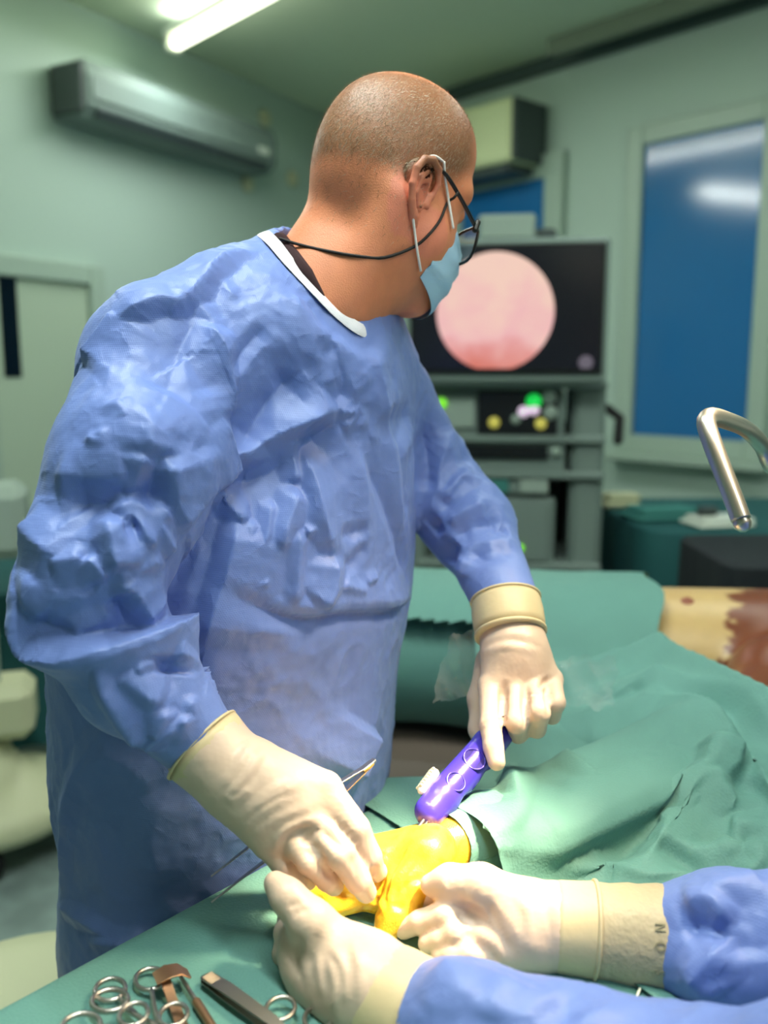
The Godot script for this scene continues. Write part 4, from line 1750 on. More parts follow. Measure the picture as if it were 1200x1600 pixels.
	var rg := glove(root, all, func(q: Field):
		q.cone(cuff0 + (wr - cuff0) * 0.2, wr, 0.0405, 0.035, 0.01)
		q.cone(wr, P(440, 1250, 0.83), 0.034, 0.033, 0.015)
		for i in 4:
			q.cone(wr + (fi[i][0] - wr) * 0.35, fi[i][0], 0.026, [0.0165, 0.0165, 0.0155, 0.0145][i], 0.018)
			q.chain(fi[i], [[0.0152, 0.0128, 0.0114, 0.0096], [0.0152, 0.0130, 0.0114, 0.0098], [0.0142, 0.0122, 0.0106, 0.0092], [0.0128, 0.0106, 0.0092, 0.0080]][i], 0.003)
		q.chain(th, [0.020, 0.0165, 0.0125, 0.0095], 0.01), RIGHT_GLOVE_LINES)
	var ax := (cuff0 - wr).normalized()
	wpart("cuff_roll", tube(ring(wr + ax * 0.030, ax, 0.0415, Vector3.ZERO, 1.0, 0.02), 0.0016, 6, 1.0, Vector3.ZERO, true), M.cuff, rg)
	wpart("cuff", tube([wr + ax * 0.002, wr + ax * 0.012, wr + ax * 0.022, wr + ax * 0.031], [0.0362, 0.0392, 0.0408, 0.0418], 40), M.cuff, rg)

	# ---- left glove: index finger stretched along the instrument, the others closed round it
	var lwr := P(797, 985, 1.055)
	var lf := [
		[P(768, 1072, 1.025), P(767, 1132, 0.985), P(771, 1168, 0.966), P(776, 1190, 0.958)],
		[P(802, 1068, 1.025), P(808, 1128, 0.985), P(810, 1146, 1.015), P(800, 1144, 1.04)],
		[P(834, 1064, 1.03), P(842, 1112, 0.985), P(838, 1138, 1.01), P(826, 1138, 1.035)],
		[P(861, 1062, 1.04), P(867, 1098, 1.005), P(862, 1118, 1.025), P(848, 1120, 1.045)]]
	var lt := [P(770, 1035, 1.07), P(752, 1092, 1.07), P(750, 1140, 1.055), P(758, 1172, 1.035)]
	var lc := P(792, 952, 1.07)
	var lall := [lwr, lc]
	for c in lf:
		lall.append_array(c)
	lall.append_array(lt)
	var lg := glove(root, lall, func(q: Field):
		q.cone(lwr, P(800, 1020, 1.045), 0.036, 0.036, 0.012, Vector3(0, 0.3, 0.95), 1.15)
		for i in 4:
			q.cone(P(806, 1015, 1.045), lf[i][0], 0.030, [0.0160, 0.0165, 0.0160, 0.0145][i], 0.016)
			q.chain(lf[i], [[0.0150, 0.0125, 0.0110, 0.0098], [0.0145, 0.0130, 0.0112, 0.0095], [0.0140, 0.0130, 0.0110, 0.0095], [0.0128, 0.0118, 0.0100, 0.0085]][i], 0.003)
		q.chain(lt, [0.021, 0.0155, 0.0125, 0.0095], 0.008), LEFT_GLOVE_LINES)
	var lax := (lc - lwr).normalized()
	wpart("cuff", tube([lwr - lax * 0.006, lwr + lax * 0.006, lwr + lax * 0.022, lwr + lax * 0.034, lwr + lax * 0.040], [0.0395, 0.0425, 0.0428, 0.0418, 0.0410], 40), M.cuff, lg)
	wpart("cuff_roll", tube(ring(lwr + lax * 0.040, lax, 0.0414), 0.0018, 6, 1.0, Vector3.ZERO, true), M.cuff, lg)
	wpart("cuff_roll", tube(ring(lwr - lax * 0.004, lax, 0.0405), 0.0028, 6, 1.0, Vector3.ZERO, true), M.cuff, lg)


func crumple(v: PackedVector3Array, n: PackedVector3Array, ends: Array) -> void:      # the paper-like creasing of nonwoven cloth
	var a := FastNoiseLite.new()
	a.seed = 41
	a.noise_type = FastNoiseLite.TYPE_CELLULAR
	a.cellular_return_type = FastNoiseLite.RETURN_DISTANCE
	a.frequency = 14.0
	a.domain_warp_enabled = true
	a.domain_warp_amplitude = 0.05
	a.domain_warp_frequency = 8.0
	var b := FastNoiseLite.new()
	b.seed = 42
	b.frequency = 7.0
	var c := FastNoiseLite.new()
	c.seed = 43
	c.fractal_type = FastNoiseLite.FRACTAL_RIDGED
	c.frequency = 16.0
	c.fractal_octaves = 2
	for i in v.size():
		var p := v[i]
		var w := clampf(0.5 + b.get_noise_3dv(p) * 1.2, 0.0, 1.0)
		var still := 1.0
		for e in ends:
			still *= smoothstep(0.03, 0.075, p.distance_to(e))
		v[i] = p + n[i] * still * (0.005 * b.get_noise_3d(p.x, p.y * 0.6, p.z) + w * (0.0030 * a.get_noise_3dv(p) + 0.0026 * c.get_noise_3dv(p)))


# ---------------------------------------------------------------- head
func head_field(T: Transform3D, neck_low: Vector3, neck_high: Vector3) -> Field:
	var f := Field.new(T.origin - Vector3(0.20, 0.28, 0.17), T.origin + Vector3(0.15, 0.14, 0.17), 0.0036)
	var B := T.basis
	f.ball(T * Vector3(0, 0.018, -0.010), B, Vector3(0.0715, 0.084, 0.090), 0.01)
	f.ball(T * Vector3(0, 0.034, 0.016), B, Vector3(0.064, 0.060, 0.066), 0.03)       # forehead
	f.ball(T * Vector3(0, -0.055, 0.030), B, Vector3(0.060, 0.060, 0.052), 0.03)      # cheeks
	f.cone(T * Vector3(-0.046, -0.085, 0.015), T * Vector3(-0.012, -0.128, 0.060), 0.020, 0.017, 0.025)
	f.cone(T * Vector3(0.046, -0.085, 0.015), T * Vector3(0.012, -0.128, 0.060), 0.020, 0.017, 0.025)
	f.ball(T * Vector3(0, -0.122, 0.060), B, Vector3(0.024, 0.020, 0.022), 0.02)      # chin
	f.cone(T * Vector3(0, -0.022, 0.080), T * Vector3(0, -0.058, 0.100), 0.010, 0.014, 0.012)   # nose
	f.cone(T * Vector3(-0.012, -0.062, 0.090), T * Vector3(0.012, -0.062, 0.090), 0.009, 0.009, 0.008)
	f.ball(T * Vector3(0, -0.088, 0.074), B, Vector3(0.026, 0.009, 0.012), 0.01)      # mouth
	f.cone(T * Vector3(-0.045, -0.006, 0.060), T * Vector3(0.045, -0.006, 0.060), 0.014, 0.014, 0.02)   # brow
	f.ball(T * Vector3(-0.032, -0.024, 0.080), B, Vector3(0.015, 0.011, 0.012), 0.008, true)
	f.ball(T * Vector3(0.032, -0.024, 0.080), B, Vector3(0.015, 0.011, 0.012), 0.008, true)
	f.ball(T * Vector3(-0.032, -0.024, 0.071), B, Vector3(0.011, 0.011, 0.011), 0.004)
	f.ball(T * Vector3(0.032, -0.024, 0.071), B, Vector3(0.011, 0.011, 0.011), 0.004)
	# neck
	f.cone(neck_low, neck_high, 0.070, 0.060, 0.03)
	f.cone(neck_high, T * Vector3(0, -0.02, -0.035), 0.060, 0.062, 0.03)
	f.cone(T * Vector3(-0.02, -0.075, 0.02), neck_low + Vector3(0.02, 0.01, 0.01), 0.045, 0.050, 0.035)   # throat
	f.cone(T * Vector3(-0.058, -0.055, -0.03), neck_low + Vector3(0.045, 0.01, 0.045), 0.016, 0.018, 0.03)   # neck muscle
	return f


func head_mesh(f: Field, T: Transform3D) -> Array:
	var r := f.net()
	var v: PackedVector3Array = r[0]
	var ix: PackedInt32Array = r[1]
	var n := smooth_normals(v, ix)
	# ears on a finer grid
	for s in [-1.0, 1.0]:
		var e := ear(T, s)
		var ei: PackedInt32Array = e[1]
		var off := v.size()
		v.append_array(e[0])
		n.append_array(smooth_normals(e[0], ei))
		for k in ei:
			ix.append(k + off)
	var col := PackedColorArray()
	var fn := FastNoiseLite.new()
	fn.seed = 12
	fn.frequency = 22.0
	for p in v:
		var q := T.affine_inverse() * p
		var h := hair_cover(q)
		var c := skin_tone(Color(0.87, 0.545, 0.395), fn, p)
		if absf(q.x) > 0.069 and q.y < 0.0 and q.z > -0.05:
			c = skin_tone(Color(0.88, 0.53, 0.42), fn, p)
		var k := clampf(h * 1.1 + 0.25 * fn.get_noise_3dv(p * 3.0) * h, 0.0, 1.0)
		c = c.lerp(skin_tone(Color(0.47, 0.34, 0.23), fn, p), k * 0.75)
		col.append(c)
	return [v, n, ix, col]


func hair_cover(q: Vector3) -> float:                     # how much short hair grows at a place of the head
	var low := -0.030 + 0.55 * maxf(0.0, q.z + 0.02)         # hairline: lower at the nape, rising to the temple
	var h := smoothstep(low - 0.012, low + 0.016, q.y)
	h *= 1.0 - smoothstep(0.028, 0.075, q.z)                 # none on the forehead
	var crown := Vector2(q.x / 0.052, (q.z - 0.012) / 0.085).length()
	if q.y > 0.05:
		h *= smoothstep(0.55, 1.15, crown)
	return clampf(h, 0.0, 1.0)


func ear(T: Transform3D, s: float) -> Array:
	var E := func(y: float, z: float, x: float) -> Vector3: return T * Vector3(s * (0.068 + x), y * 1.08 - 0.034, z * 1.05 - 0.006)
	var lo: Vector3 = T * Vector3(s * 0.074, -0.044, -0.008)
	var f := Field.new(lo - Vector3.ONE * 0.052, lo + Vector3.ONE * 0.052, 0.0015)
	# shell plate
	f.cone(E.call(0.008, -0.012, 0.005), E.call(-0.028, -0.004, 0.001), 0.018, 0.010, 0.006, T.basis.x, 2.6)
	# rim
	var rim := [E.call(-0.004, 0.012, 0.002), E.call(0.010, 0.013, 0.006), E.call(0.021, 0.006, 0.011), E.call(0.025, -0.006, 0.015), E.call(0.020, -0.018, 0.018), E.call(0.008, -0.025, 0.019), E.call(-0.007, -0.024, 0.017), E.call(-0.020, -0.017, 0.012), E.call(-0.030, -0.008, 0.006)]
	f.chain(rim, [0.0030, 0.0034, 0.0040, 0.0042, 0.0042, 0.0042, 0.0040, 0.0042, 0.0050], 0.0015)
	f.cone(E.call(-0.031, -0.006, 0.004), E.call(-0.038, -0.001, 0.000), 0.0062, 0.0058, 0.004)      # lobe
	f.chain([E.call(0.014, -0.006, 0.010), E.call(0.004, -0.014, 0.013), E.call(-0.010, -0.014, 0.011), E.call(-0.020, -0.006, 0.006)], [0.0026, 0.0032, 0.0034, 0.0030], 0.002)
	f.ball(E.call(-0.006, -0.002, 0.007), T.basis, Vector3(0.006, 0.011, 0.008), 0.003, true)
	f.cone(E.call(-0.004, 0.009, 0.001), E.call(-0.014, 0.008, 0.001), 0.0042, 0.0048, 0.004)        # tragus
	return f.net()


func hair_mesh(hm: Array, T: Transform3D) -> ArrayMesh:    # short grey-blond stubble, each hair a tapered blade with two faces
	var v: PackedVector3Array = hm[0]
	var n: PackedVector3Array = hm[1]
	var ix: PackedInt32Array = hm[2]
	var inv := T.affine_inverse()
	var ov := PackedVector3Array()
	var on := PackedVector3Array()
	var oi := PackedInt32Array()
	var oc := PackedColorArray()
	var rg := RandomNumberGenerator.new()
	rg.seed = 77
	for t in range(0, ix.size(), 3):
		var a := v[ix[t]]
		var q := inv * a
		if q.y < -0.12 or absf(q.x) > 0.077:
			continue
		var h := hair_cover(q)
		var fuzz := 0.04 if q.y < -0.02 and q.z < 0.0 and q.y > -0.10 else 0.0
		var ex := maxf(h * 0.8, fuzz)
		while ex > 0.0:
			if rg.randf() > ex:
				break
			ex -= 1.0
			var u := rg.randf()
			var w := rg.randf()
			if u + w > 1.0:
				u = 1.0 - u
				w = 1.0 - w
			var p := a + (v[ix[t + 1]] - a) * u + (v[ix[t + 2]] - a) * w
			var nn := n[ix[t]]
			var down := (-T.basis.y * 0.8 - T.basis.z * 0.5 + Vector3(rg.randf_range(-0.5, 0.5), rg.randf_range(-0.5, 0.5), rg.randf_range(-0.5, 0.5)))
			down = (down - nn * down.dot(nn)).normalized()
			var dir := (down * 0.9 + nn * rg.randf_range(0.15, 0.4)).normalized()
			var l := rg.randf_range(0.0045, 0.0085)
			var side := dir.cross(nn).normalized() * 0.00019
			var k := ov.size()
			if (dir * l + side).cross(side * 2.0).dot(nn) < 0.0:     # blades face outwards
				side = -side
			ov.append_array([p - side, p + side, p + dir * l])
			var g := rg.randf()
			var c := Color(0.86, 0.77, 0.64).lerp(Color(0.42, 0.31, 0.21), g).lerp(Color(0.97, 0.93, 0.86), 0.7 if rg.randf() < 0.35 else 0.0).srgb_to_linear()
			for e in 3:
				on.append((nn + dir * 0.3).normalized())
				oc.append(c)
			oi.append_array([k, k + 1, k + 2])
	return arrays_mesh(ov, on, oi, oc)


# ---------------------------------------------------------------- mask, glasses and cord
func face_gear(root: Node3D, hd: Field) -> void:
	var T := HEAD
	# mask: pleated sheet from ear side to ear side
	var rows := []
	for j in 13:
		var t := j / 12.0
		var y := lerpf(-0.146, -0.048, t)
		var row := []
		for i in 33:
			var u := i / 16.0 - 1.0
			var an := u * deg_to_rad(lerpf(82.0, 80.0, t))
			var rx := lerpf(0.059, 0.069, sin(t * PI * 0.9))
			var rz := lerpf(0.060, 0.085, sin(t * PI * 0.75 + 0.15)) + 0.018 * exp(-u * u * 18.0) * smoothstep(0.3, 0.9, t)
			var pleat := 0.0016 * sin(t * 22.0) * (1.0 - absf(u) * 0.4)
			var yy := y + 0.004 * u * u + 0.022 * u * u * smoothstep(0.45, 0.0, t)
			row.append(T * Vector3(sin(an) * (rx + pleat), yy, 0.018 + cos(an) * (rz + pleat)))
		rows.append(row)
	var mask := wpart("face_mask", sheet(rows, 0.001), M.mask, root)
	mask.set_meta("label", "light blue surgical mask")
	# ear loops
	var back := []
	for q in [[690, 252], [676, 244], [660, 252], [648, 272], [643, 300], [642, 325], [646, 360], [651, 392], [656, 422]]:
		var p := sight(hd, q[0], q[1], 0.98)
		back.append(p + hd.normal(p) * 0.0022)
	wpart("ear_loop", tube(curve(back, 5), 0.0016, 6), M.loop, mask)
	var fr := []
	for q in [[690, 252], [691, 275], [695, 305], [699, 332], [703, 358]]:
		var p := sight(hd, q[0], q[1], 0.98)
		fr.append(p + hd.normal(p) * 0.004)
	wpart("ear_loop", tube(curve(fr, 5), 0.0016, 6), M.loop, mask)

	# glasses: temple over the ear, rim, lens, bridge, mirrored on the far side
	var gl := Node3D.new()
	gl.name = "glasses"
	root.add_child(gl)
	gl.set_meta("label", "dark framed glasses on a neck cord")
	for s in [-1.0, 1.0]:
		var temple := [T * Vector3(s * 0.074, -0.040, -0.018), T * Vector3(s * 0.075, -0.016, -0.008), T * Vector3(s * 0.074, -0.008, 0.010), T * Vector3(s * 0.073, -0.022, 0.040), T * Vector3(s * 0.069, -0.041, 0.074)]
		wpart("temple", tube(curve(temple, 5), 0.0023, 8), M.frame, gl)
		wpart("hinge", rod([T * Vector3(s * 0.070, -0.046, 0.075), T * Vector3(s * 0.069, -0.036, 0.077)], 0.0036, 8), M.frame, gl)
		var outline := []
		for k in 24:
			var an := TAU * k / 24.0
			var c := Vector2(cos(an), sin(an))
			c /= pow(pow(absf(c.x), 3.5) + pow(absf(c.y), 3.5), 1.0 / 3.5)
			outline.append(T * Vector3(s * (0.038 + 0.028 * c.x), -0.056 + 0.021 * c.y, 0.094 - 0.010 * pow((0.041 + 0.03 * c.x) / 0.071, 2.0)))
		wpart("rim", tube(outline, 0.0018, 6, 1.0, Vector3.ZERO, true), M.frame, gl)
		var mid: Vector3 = T * Vector3(s * 0.038, -0.056, 0.092)
		var lv := PackedVector3Array([mid + T.basis.z * 0.0006])
		var li := PackedInt32Array()
		for k in 24:
			lv.append(outline[k])
			li.append_array([0, 1 + k, 1 + (k + 1) % 24])
		wpart("lens", arrays_mesh(lv, smooth_normals(lv, li), li), M.lens, gl)
	wpart("bridge", tube(curve([T * Vector3(-0.010, -0.050, 0.094), T * Vector3(0, -0.045, 0.097), T * Vector3(0.010, -0.050, 0.094)], 4), 0.0019, 6), M.frame, gl)
	# cord from the temple round the neck
	var cord := [T * Vector3(-0.0745, -0.019, 0.036), T * Vector3(-0.074, -0.027, 0.033)]
	for q in [[697, 318], [686, 345], [668, 368], [645, 386], [600, 402], [560, 401], [515, 394], [470, 384], [438, 374]]:
		var p := sight(hd, q[0], q[1], 0.98)
		cord.append(p + hd.normal(p) * 0.0015)
	wpart("neck_cord", tube(curve(cord, 4), 0.0017, 6), M.cord, gl)
	wpart("cord_slider", rod([P(430, 370, 1.0), P(446, 378, 0.995)], 0.004, 8), M.cord, gl)




func build_assistant() -> void:
	var root := thing("person", "assistant in blue gown and cream gloves holding the patient's hand", "person", Vector3(0.66, 0, -0.36))
	var g := Field.new(Vector3(-0.02, 0.45, -1.0), Vector3(0.95, 1.52, -0.02), 0.0085)
	# trunk, off to the right of the hand table, facing left
	var f := Vector3(-1, 0, -0.15).normalized()
	g.cone(Vector3(0.66, 1.28, -0.36), Vector3(0.66, 0.95, -0.36), 0.17, 0.20, 0.05, f, 1.35)
	g.cone(Vector3(0.66, 0.95, -0.36), Vector3(0.67, 0.55, -0.36), 0.20, 0.19, 0.05, f, 1.3)
	var ls := Vector3(0.60, 1.30, -0.17)
	var rs := Vector3(0.64, 1.31, -0.56)
	g.cone(Vector3(0.66, 1.36, -0.36), ls, 0.08, 0.075, 0.05)
	g.cone(Vector3(0.66, 1.36, -0.36), rs, 0.08, 0.075, 0.05)
	# left sleeve
	var l := [P(648, 1588, 0.72), P(722, 1616, 0.70), P(885, 1668, 0.665), P(1130, 1750, 0.62)]
	g.cone(l[0], l[1], 0.040, 0.053, 0.01)
	g.cone(l[1], l[2], 0.053, 0.056, 0.015)
	g.cone(l[2], l[3], 0.056, 0.064, 0.015)
	g.cone(l[3], ls, 0.066, 0.075, 0.02)
	# right sleeve
	var r := [P(1062, 1472, 0.79), P(1135, 1482, 0.775), P(1290, 1500, 0.75)]
	g.cone(r[0], r[1], 0.049, 0.063, 0.01)
	g.cone(r[1], r[2], 0.063, 0.068, 0.015)
	g.cone(r[2], rs, 0.068, 0.075, 0.02)
	var res := g.net()
	res = finer(res[0], res[1])
	var v: PackedVector3Array = res[0]
	var ix: PackedInt32Array = res[1]
	var n := smooth_normals(v, ix)
	var folds := Folds.new(v, n)
	for q in ASSISTANT_LINES:
		trace(folds, g, q[0], q[1] * 1.5, q[2] * 1.5, q[3] * 1.5, 0.8)
	v = folds.done()
	crumple(v, n, [l[0], r[0]])
	wpart("gown", arrays_mesh(v, smooth_normals(v, ix), ix), M.gown, root)
	# body: neck, head, legs
	var T := Transform3D(Basis(), Vector3(0.58, 1.57, -0.37))
	var face := Vector3(-0.80, -0.55, -0.22).normalized()
	var up := (Vector3.UP - face * face.y).normalized()
	T.basis = Basis(up.cross(face), up, face)
	var bf := Field.new(Vector3(0.42, 0.0, -0.62), Vector3(0.9, 1.0, -0.1), 0.016)
	bf.cone(Vector3(0.66, 0.95, -0.36), Vector3(0.66, 0.85, -0.36), 0.13, 0.14, 0.04, f, 1.3)
	for s in [-1.0, 1.0]:
		var hip := Vector3(0.67, 0.84, -0.36 + 0.1 * s)
		bf.cone(hip, hip + Vector3(0, -0.4, 0), 0.10, 0.07, 0.03)
		bf.cone(hip + Vector3(0, -0.4, 0), hip + Vector3(0, -0.78, 0), 0.07, 0.052, 0.03)
		bf.cone(hip + Vector3(0.03, -0.80, 0), hip + Vector3(-0.15, -0.805, 0), 0.042, 0.034, 0.02)
	var rb := bf.net()
	var bv: PackedVector3Array = rb[0]
	var bi: PackedInt32Array = rb[1]
	var bn := smooth_normals(bv, bi)
	var bc := PackedColorArray()
	for p in bv:
		bc.append(Color(0.03, 0.012, 0.016) if p.y > 0.09 else Color(0.5, 0.5, 0.48))
	var hd := head_field(T, Vector3(0.65, 1.36, -0.36), T * Vector3(0, -0.07, -0.03))
	var hm := head_mesh(hd, T)
	var off := bv.size()
	bv.append_array(hm[0])
	bn.append_array(hm[1])
	bc.append_array(hm[3])
	for k in hm[2]:
		bi.append(k + off)
	wpart("body", arrays_mesh(bv, bn, bi, bc), M.skin, root)
	wpart("hair", hair_mesh(hm, T), M.hair, root)

	# left glove: back of the hand, thumb up, fingers reaching under the patient's fingers
	var wr := P(562, 1536, 0.745)
	var fi := [
		[P(476, 1462, 0.775), P(450, 1458, 0.805), P(452, 1440, 0.83), P(466, 1428, 0.84)],
		[P(470, 1496, 0.77), P(448, 1490, 0.80), P(456, 1470, 0.828), P(474, 1456, 0.838)],
		[P(482, 1530, 0.765), P(466, 1524, 0.795), P(478, 1500, 0.825), P(496, 1484, 0.838)],
		[P(500, 1562, 0.76), P(490, 1556, 0.788), P(504, 1532, 0.815), P(520, 1514, 0.83)]]
	var th := [P(535, 1486, 0.755), P(487, 1442, 0.757), P(450, 1402, 0.765), P(430, 1380, 0.775)]
	var all := [wr, P(652, 1590, 0.72)]
	for c in fi:
		all.append_array(c)
	all.append_array(th)
	var lg := glove(root, all, func(q: Field):
		q.cone(P(612, 1562, 0.73), wr, 0.041, 0.036, 0.01)
		for i in 4:
			q.cone(wr, fi[i][0], 0.032, [0.0185, 0.018, 0.017, 0.016][i], 0.02)
			q.chain(fi[i], [0.0145, 0.0122, 0.0105, 0.009], 0.005)
		q.chain(th, [0.0215, 0.0175, 0.0130, 0.0102], 0.012), [
			[[[480, 1480], [500, 1520], [505, 1560]], 0.0014, 0.003, 0.003], [[[470, 1462], [462, 1500], [470, 1530]], -0.002, 0.003, 0.003], [[[520, 1480], [540, 1520], [540, 1570]], 0.0016, 0.003, 0.003], [[[500, 1455], [490, 1480], [486, 1510]], -0.0016, 0.003, 0.003], [[[452, 1418], [470, 1410]], -0.0012, 0.002, 0.002], [[[460, 1428], [480, 1420]], -0.0012, 0.002, 0.002], [[[515, 1500], [525, 1540], [522, 1580]], 0.0016, 0.003, 0.003], [[[550, 1470], [562, 1510], [560, 1560]], 0.0014, 0.003, 0.003]])
	var ax := (P(652, 1590, 0.72) - wr).normalized()
	wpart("cuff", tube([wr + ax * 0.000, wr + ax * 0.014, wr + ax * 0.030, wr + ax * 0.046, wr + ax * 0.056], [0.0375, 0.0415, 0.0440, 0.0450, 0.0454], 40), M.cuff, lg)
	wpart("cuff_roll", tube(ring(wr + ax * 0.056, ax, 0.0455), 0.0018, 6, 1.0, Vector3.ZERO, true), M.cuff, lg)

	# right glove: palm seen, thumb above, fingers reaching left
	var rw := P(866, 1446, 0.80)
	var rf := [
		[P(742, 1424, 0.822), P(694, 1406, 0.828), P(648, 1402, 0.842), P(622, 1406, 0.85)],
		[P(742, 1450, 0.806), P(696, 1430, 0.802), P(656, 1440, 0.81), P(631, 1452, 0.818)],
		[P(750, 1474, 0.798), P(712, 1456, 0.792), P(688, 1466, 0.796), P(668, 1474, 0.80)],
		[P(764, 1496, 0.792), P(730, 1488, 0.784), P(706, 1490, 0.786), P(688, 1494, 0.79)]]
	var rt := [P(818, 1412, 0.80), P(750, 1382, 0.805), P(702, 1376, 0.81), P(672, 1382, 0.816)]
	var rall := [rw, P(900, 1450, 0.80)]
	for c in rf:
		rall.append_array(c)
	rall.append_array(rt)
	var rg := glove(root, rall, func(q: Field):
		q.cone(P(885, 1450, 0.80), rw, 0.034, 0.034, 0.01)
		q.cone(rw, P(800, 1440, 0.806), 0.034, 0.030, 0.015)
		for i in 4:
			q.cone(rw + (rf[i][0] - rw) * 0.4, rf[i][0], 0.026, [0.0165, 0.0165, 0.0155, 0.0145][i], 0.016)
			q.chain(rf[i], [[0.0135, 0.0115, 0.0100, 0.0088], [0.0138, 0.0118, 0.0102, 0.009], [0.0130, 0.0115, 0.0100, 0.0088], [0.0118, 0.0102, 0.0090, 0.0080]][i], 0.003)
		q.chain(rt, [0.022, 0.0165, 0.0125, 0.0095], 0.012), [
			[[[722, 1410], [760, 1440], [790, 1470]], -0.0022, 0.003, 0.004], [[[735, 1470], [765, 1490], [775, 1510]], -0.002, 0.003, 0.003], [[[770, 1410], [800, 1440], [812, 1470]], 0.0014, 0.004, 0.004], [[[722, 1425], [722, 1455]], -0.002, 0.0025, 0.0025], [[[732, 1455], [736, 1478]], -0.002, 0.0025, 0.0025], [[[850, 1395], [858, 1450], [852, 1500]], -0.001, 0.003, 0.003], [[[760, 1415], [775, 1450], [800, 1490]], -0.0022, 0.003, 0.003], [[[815, 1400], [828, 1440], [826, 1490]], 0.0012, 0.003, 0.003], [[[700, 1366], [703, 1388]], -0.0010, 0.002, 0.002], [[[708, 1366], [711, 1390]], -0.0010, 0.002, 0.002]])
	var bx := (P(1062, 1472, 0.79) - rw).normalized()
	wpart("cuff", tube([rw + bx * -0.004, rw + bx * 0.004, rw + bx * 0.022, rw + bx * 0.034, rw + bx * 0.036], [0.0365, 0.0385, 0.0400, 0.0415, 0.0400], 40), M.cuff, rg)
	wpart("cuff_roll", tube(ring(rw + bx * 0.034, bx, 0.0415), 0.0020, 6, 1.0, Vector3.ZERO, true), M.cuff, rg)
	# long inner glove under it, printed with its size letters
	var inner := []
	var ir := []
	for k in 12:
		inner.append(rw + bx * (0.030 + 0.0085 * k))
		ir.append(0.0395 + 0.0009 * k + 0.0006 * sin(k * 2.1))
	var ig := wpart("inner_glove", tube(inner, ir, 44), M.inner, rg)
	var font := SystemFont.new()
	font.font_names = PackedStringArray(["Droid Sans"])
	var cam_side := (CAM - rw).normalized()
	var k2 := 0
	for ch in ["N", "O", "S"]:                              # faint print running down the cuff
		var tm := TextMesh.new()
		tm.text = ch
		tm.font = font
		tm.font_size = 16
		tm.pixel_size = 0.0007
		tm.depth = 0.0006
		var on := (rw + bx * 0.088) + (cam_side + Vector3(0, 0.28 - 0.42 * k2, 0)).normalized() * 0.0461
		var outw := (on - (rw + bx * 0.088)).normalized()
		var q := wpart("print_letter", tm, M.print, ig)
		q.transform = q.transform * looking(on, outw, bx)
		k2 += 1


const ASSISTANT_LINES := [
	[[[1062, 1452], [1090, 1440], [1120, 1452], [1140, 1480]], -0.010, 0.008, 0.010],
	[[[1070, 1420], [1110, 1408], [1140, 1440]], 0.010, 0.010, 0.008],
	[[[1070, 1500], [1090, 1520], [1120, 1560]], 0.007, 0.010, 0.010],
	[[[1150, 1400], [1170, 1440], [1180, 1500]], -0.007, 0.012, 0.012],
	[[[800, 1530], [780, 1560], [770, 1600]], 0.006, 0.014, 0.014],
	[[[1100, 1395], [1140, 1385], [1195, 1375]], 0.007, 0.010, 0.014],
	[[[1160, 1400], [1150, 1450], [1170, 1500]], -0.008, 0.010, 0.010],
	[[[1075, 1540], [1110, 1500], [1130, 1470]], 0.008, 0.008, 0.008],
	[[[690, 1505], [720, 1540], [740, 1580]], 0.006, 0.010, 0.010],
	[[[860, 1560], [900, 1590]], -0.006, 0.012, 0.012],
]


# ---------------------------------------------------------------- instruments and loose things
func build_tools() -> void:
	build_lamp()
	build_device()
	build_held_forceps()
	build_table_tools()
	build_bag()


func build_lamp() -> void:
	# ceiling-hung surgical lamp, just outside the frame on the right; only its steel handle reaches in
	var c := Vector3(0.52, 1.95, -0.82)
	var goal := P(668, 1335, 0.88)
	var dir := (goal - c).normalized()
	var o := thing("surgical_lamp", "surgical lamp with a bent steel tube handle above the patient", "lamp", c)
	var t := Transform3D(Basis(Quaternion(Vector3.UP, -dir)), Vector3.ZERO)
	part("housing", lathe([Vector2(0.0, 0.0), Vector2(0.20, 0.0), Vector2(0.24, 0.01), Vector2(0.25, 0.03), Vector2(0.22, 0.07), Vector2(0.10, 0.11), Vector2(0.05, 0.12), Vector2(0.0, 0.12)], 40), M.white, o, t)
	part("lamp_face", lathe([Vector2(0.0, -0.006), Vector2(0.18, -0.006), Vector2(0.19, 0.0), Vector2(0.0, 0.001)], 36), M.lamp_face, o, t)
	part("arm", tube(curve([t * Vector3(0, 0.11, 0), Vector3(0.12, 0.16, -0.02), Vector3(0.30, 0.45, -0.05), Vector3(0.32, 0.8, -0.05), Vector3(0.32, HIGH - c.y, -0.05)], 6), 0.03, 14), M.white, o)
	var handle := [P(1158, 812, 0.80), P(1148, 785, 0.805), P(1118, 706, 0.82), P(1106, 672, 0.83), P(1104, 657, 0.838), P(1112, 651, 0.85), P(1132, 656, 0.88), P(1165, 670, 0.93), P(1190, 695, 0.955), P(1215, 735, 0.97), P(1290, 740, 1.0)]
	var hp := curve(handle, 6)
	hp.append(P(1400, 640, 1.02))
	hp.append(c + Vector3(0.10, -0.02, -0.06))
	wpart("handle", tube(hp, 0.0088, 16), M.steel, o)
	wpart("handle_tip", rod([P(1159, 815, 0.80), P(1160, 818, 0.80)], 0.0080, 14), M.steel, o)
	for s in [[6.5, 20.0, 1.0], [24.0, 1.2, 1.0]]:
		var sp := SpotLight3D.new()
		sp.name = "lamp_beam"
		sp.light_energy = s[1]
		sp.light_color = Color(1.0, 0.90, 0.74)
		sp.light_size = 0.10
		sp.spot_angle = s[0]
		sp.spot_angle_attenuation = s[2]
		sp.spot_range = 6.0
		sp.spot_attenuation = 2.0
		sp.shadow_enabled = true
		o.add_child(sp)
		sp.transform = looking(dir * 0.02, -dir)


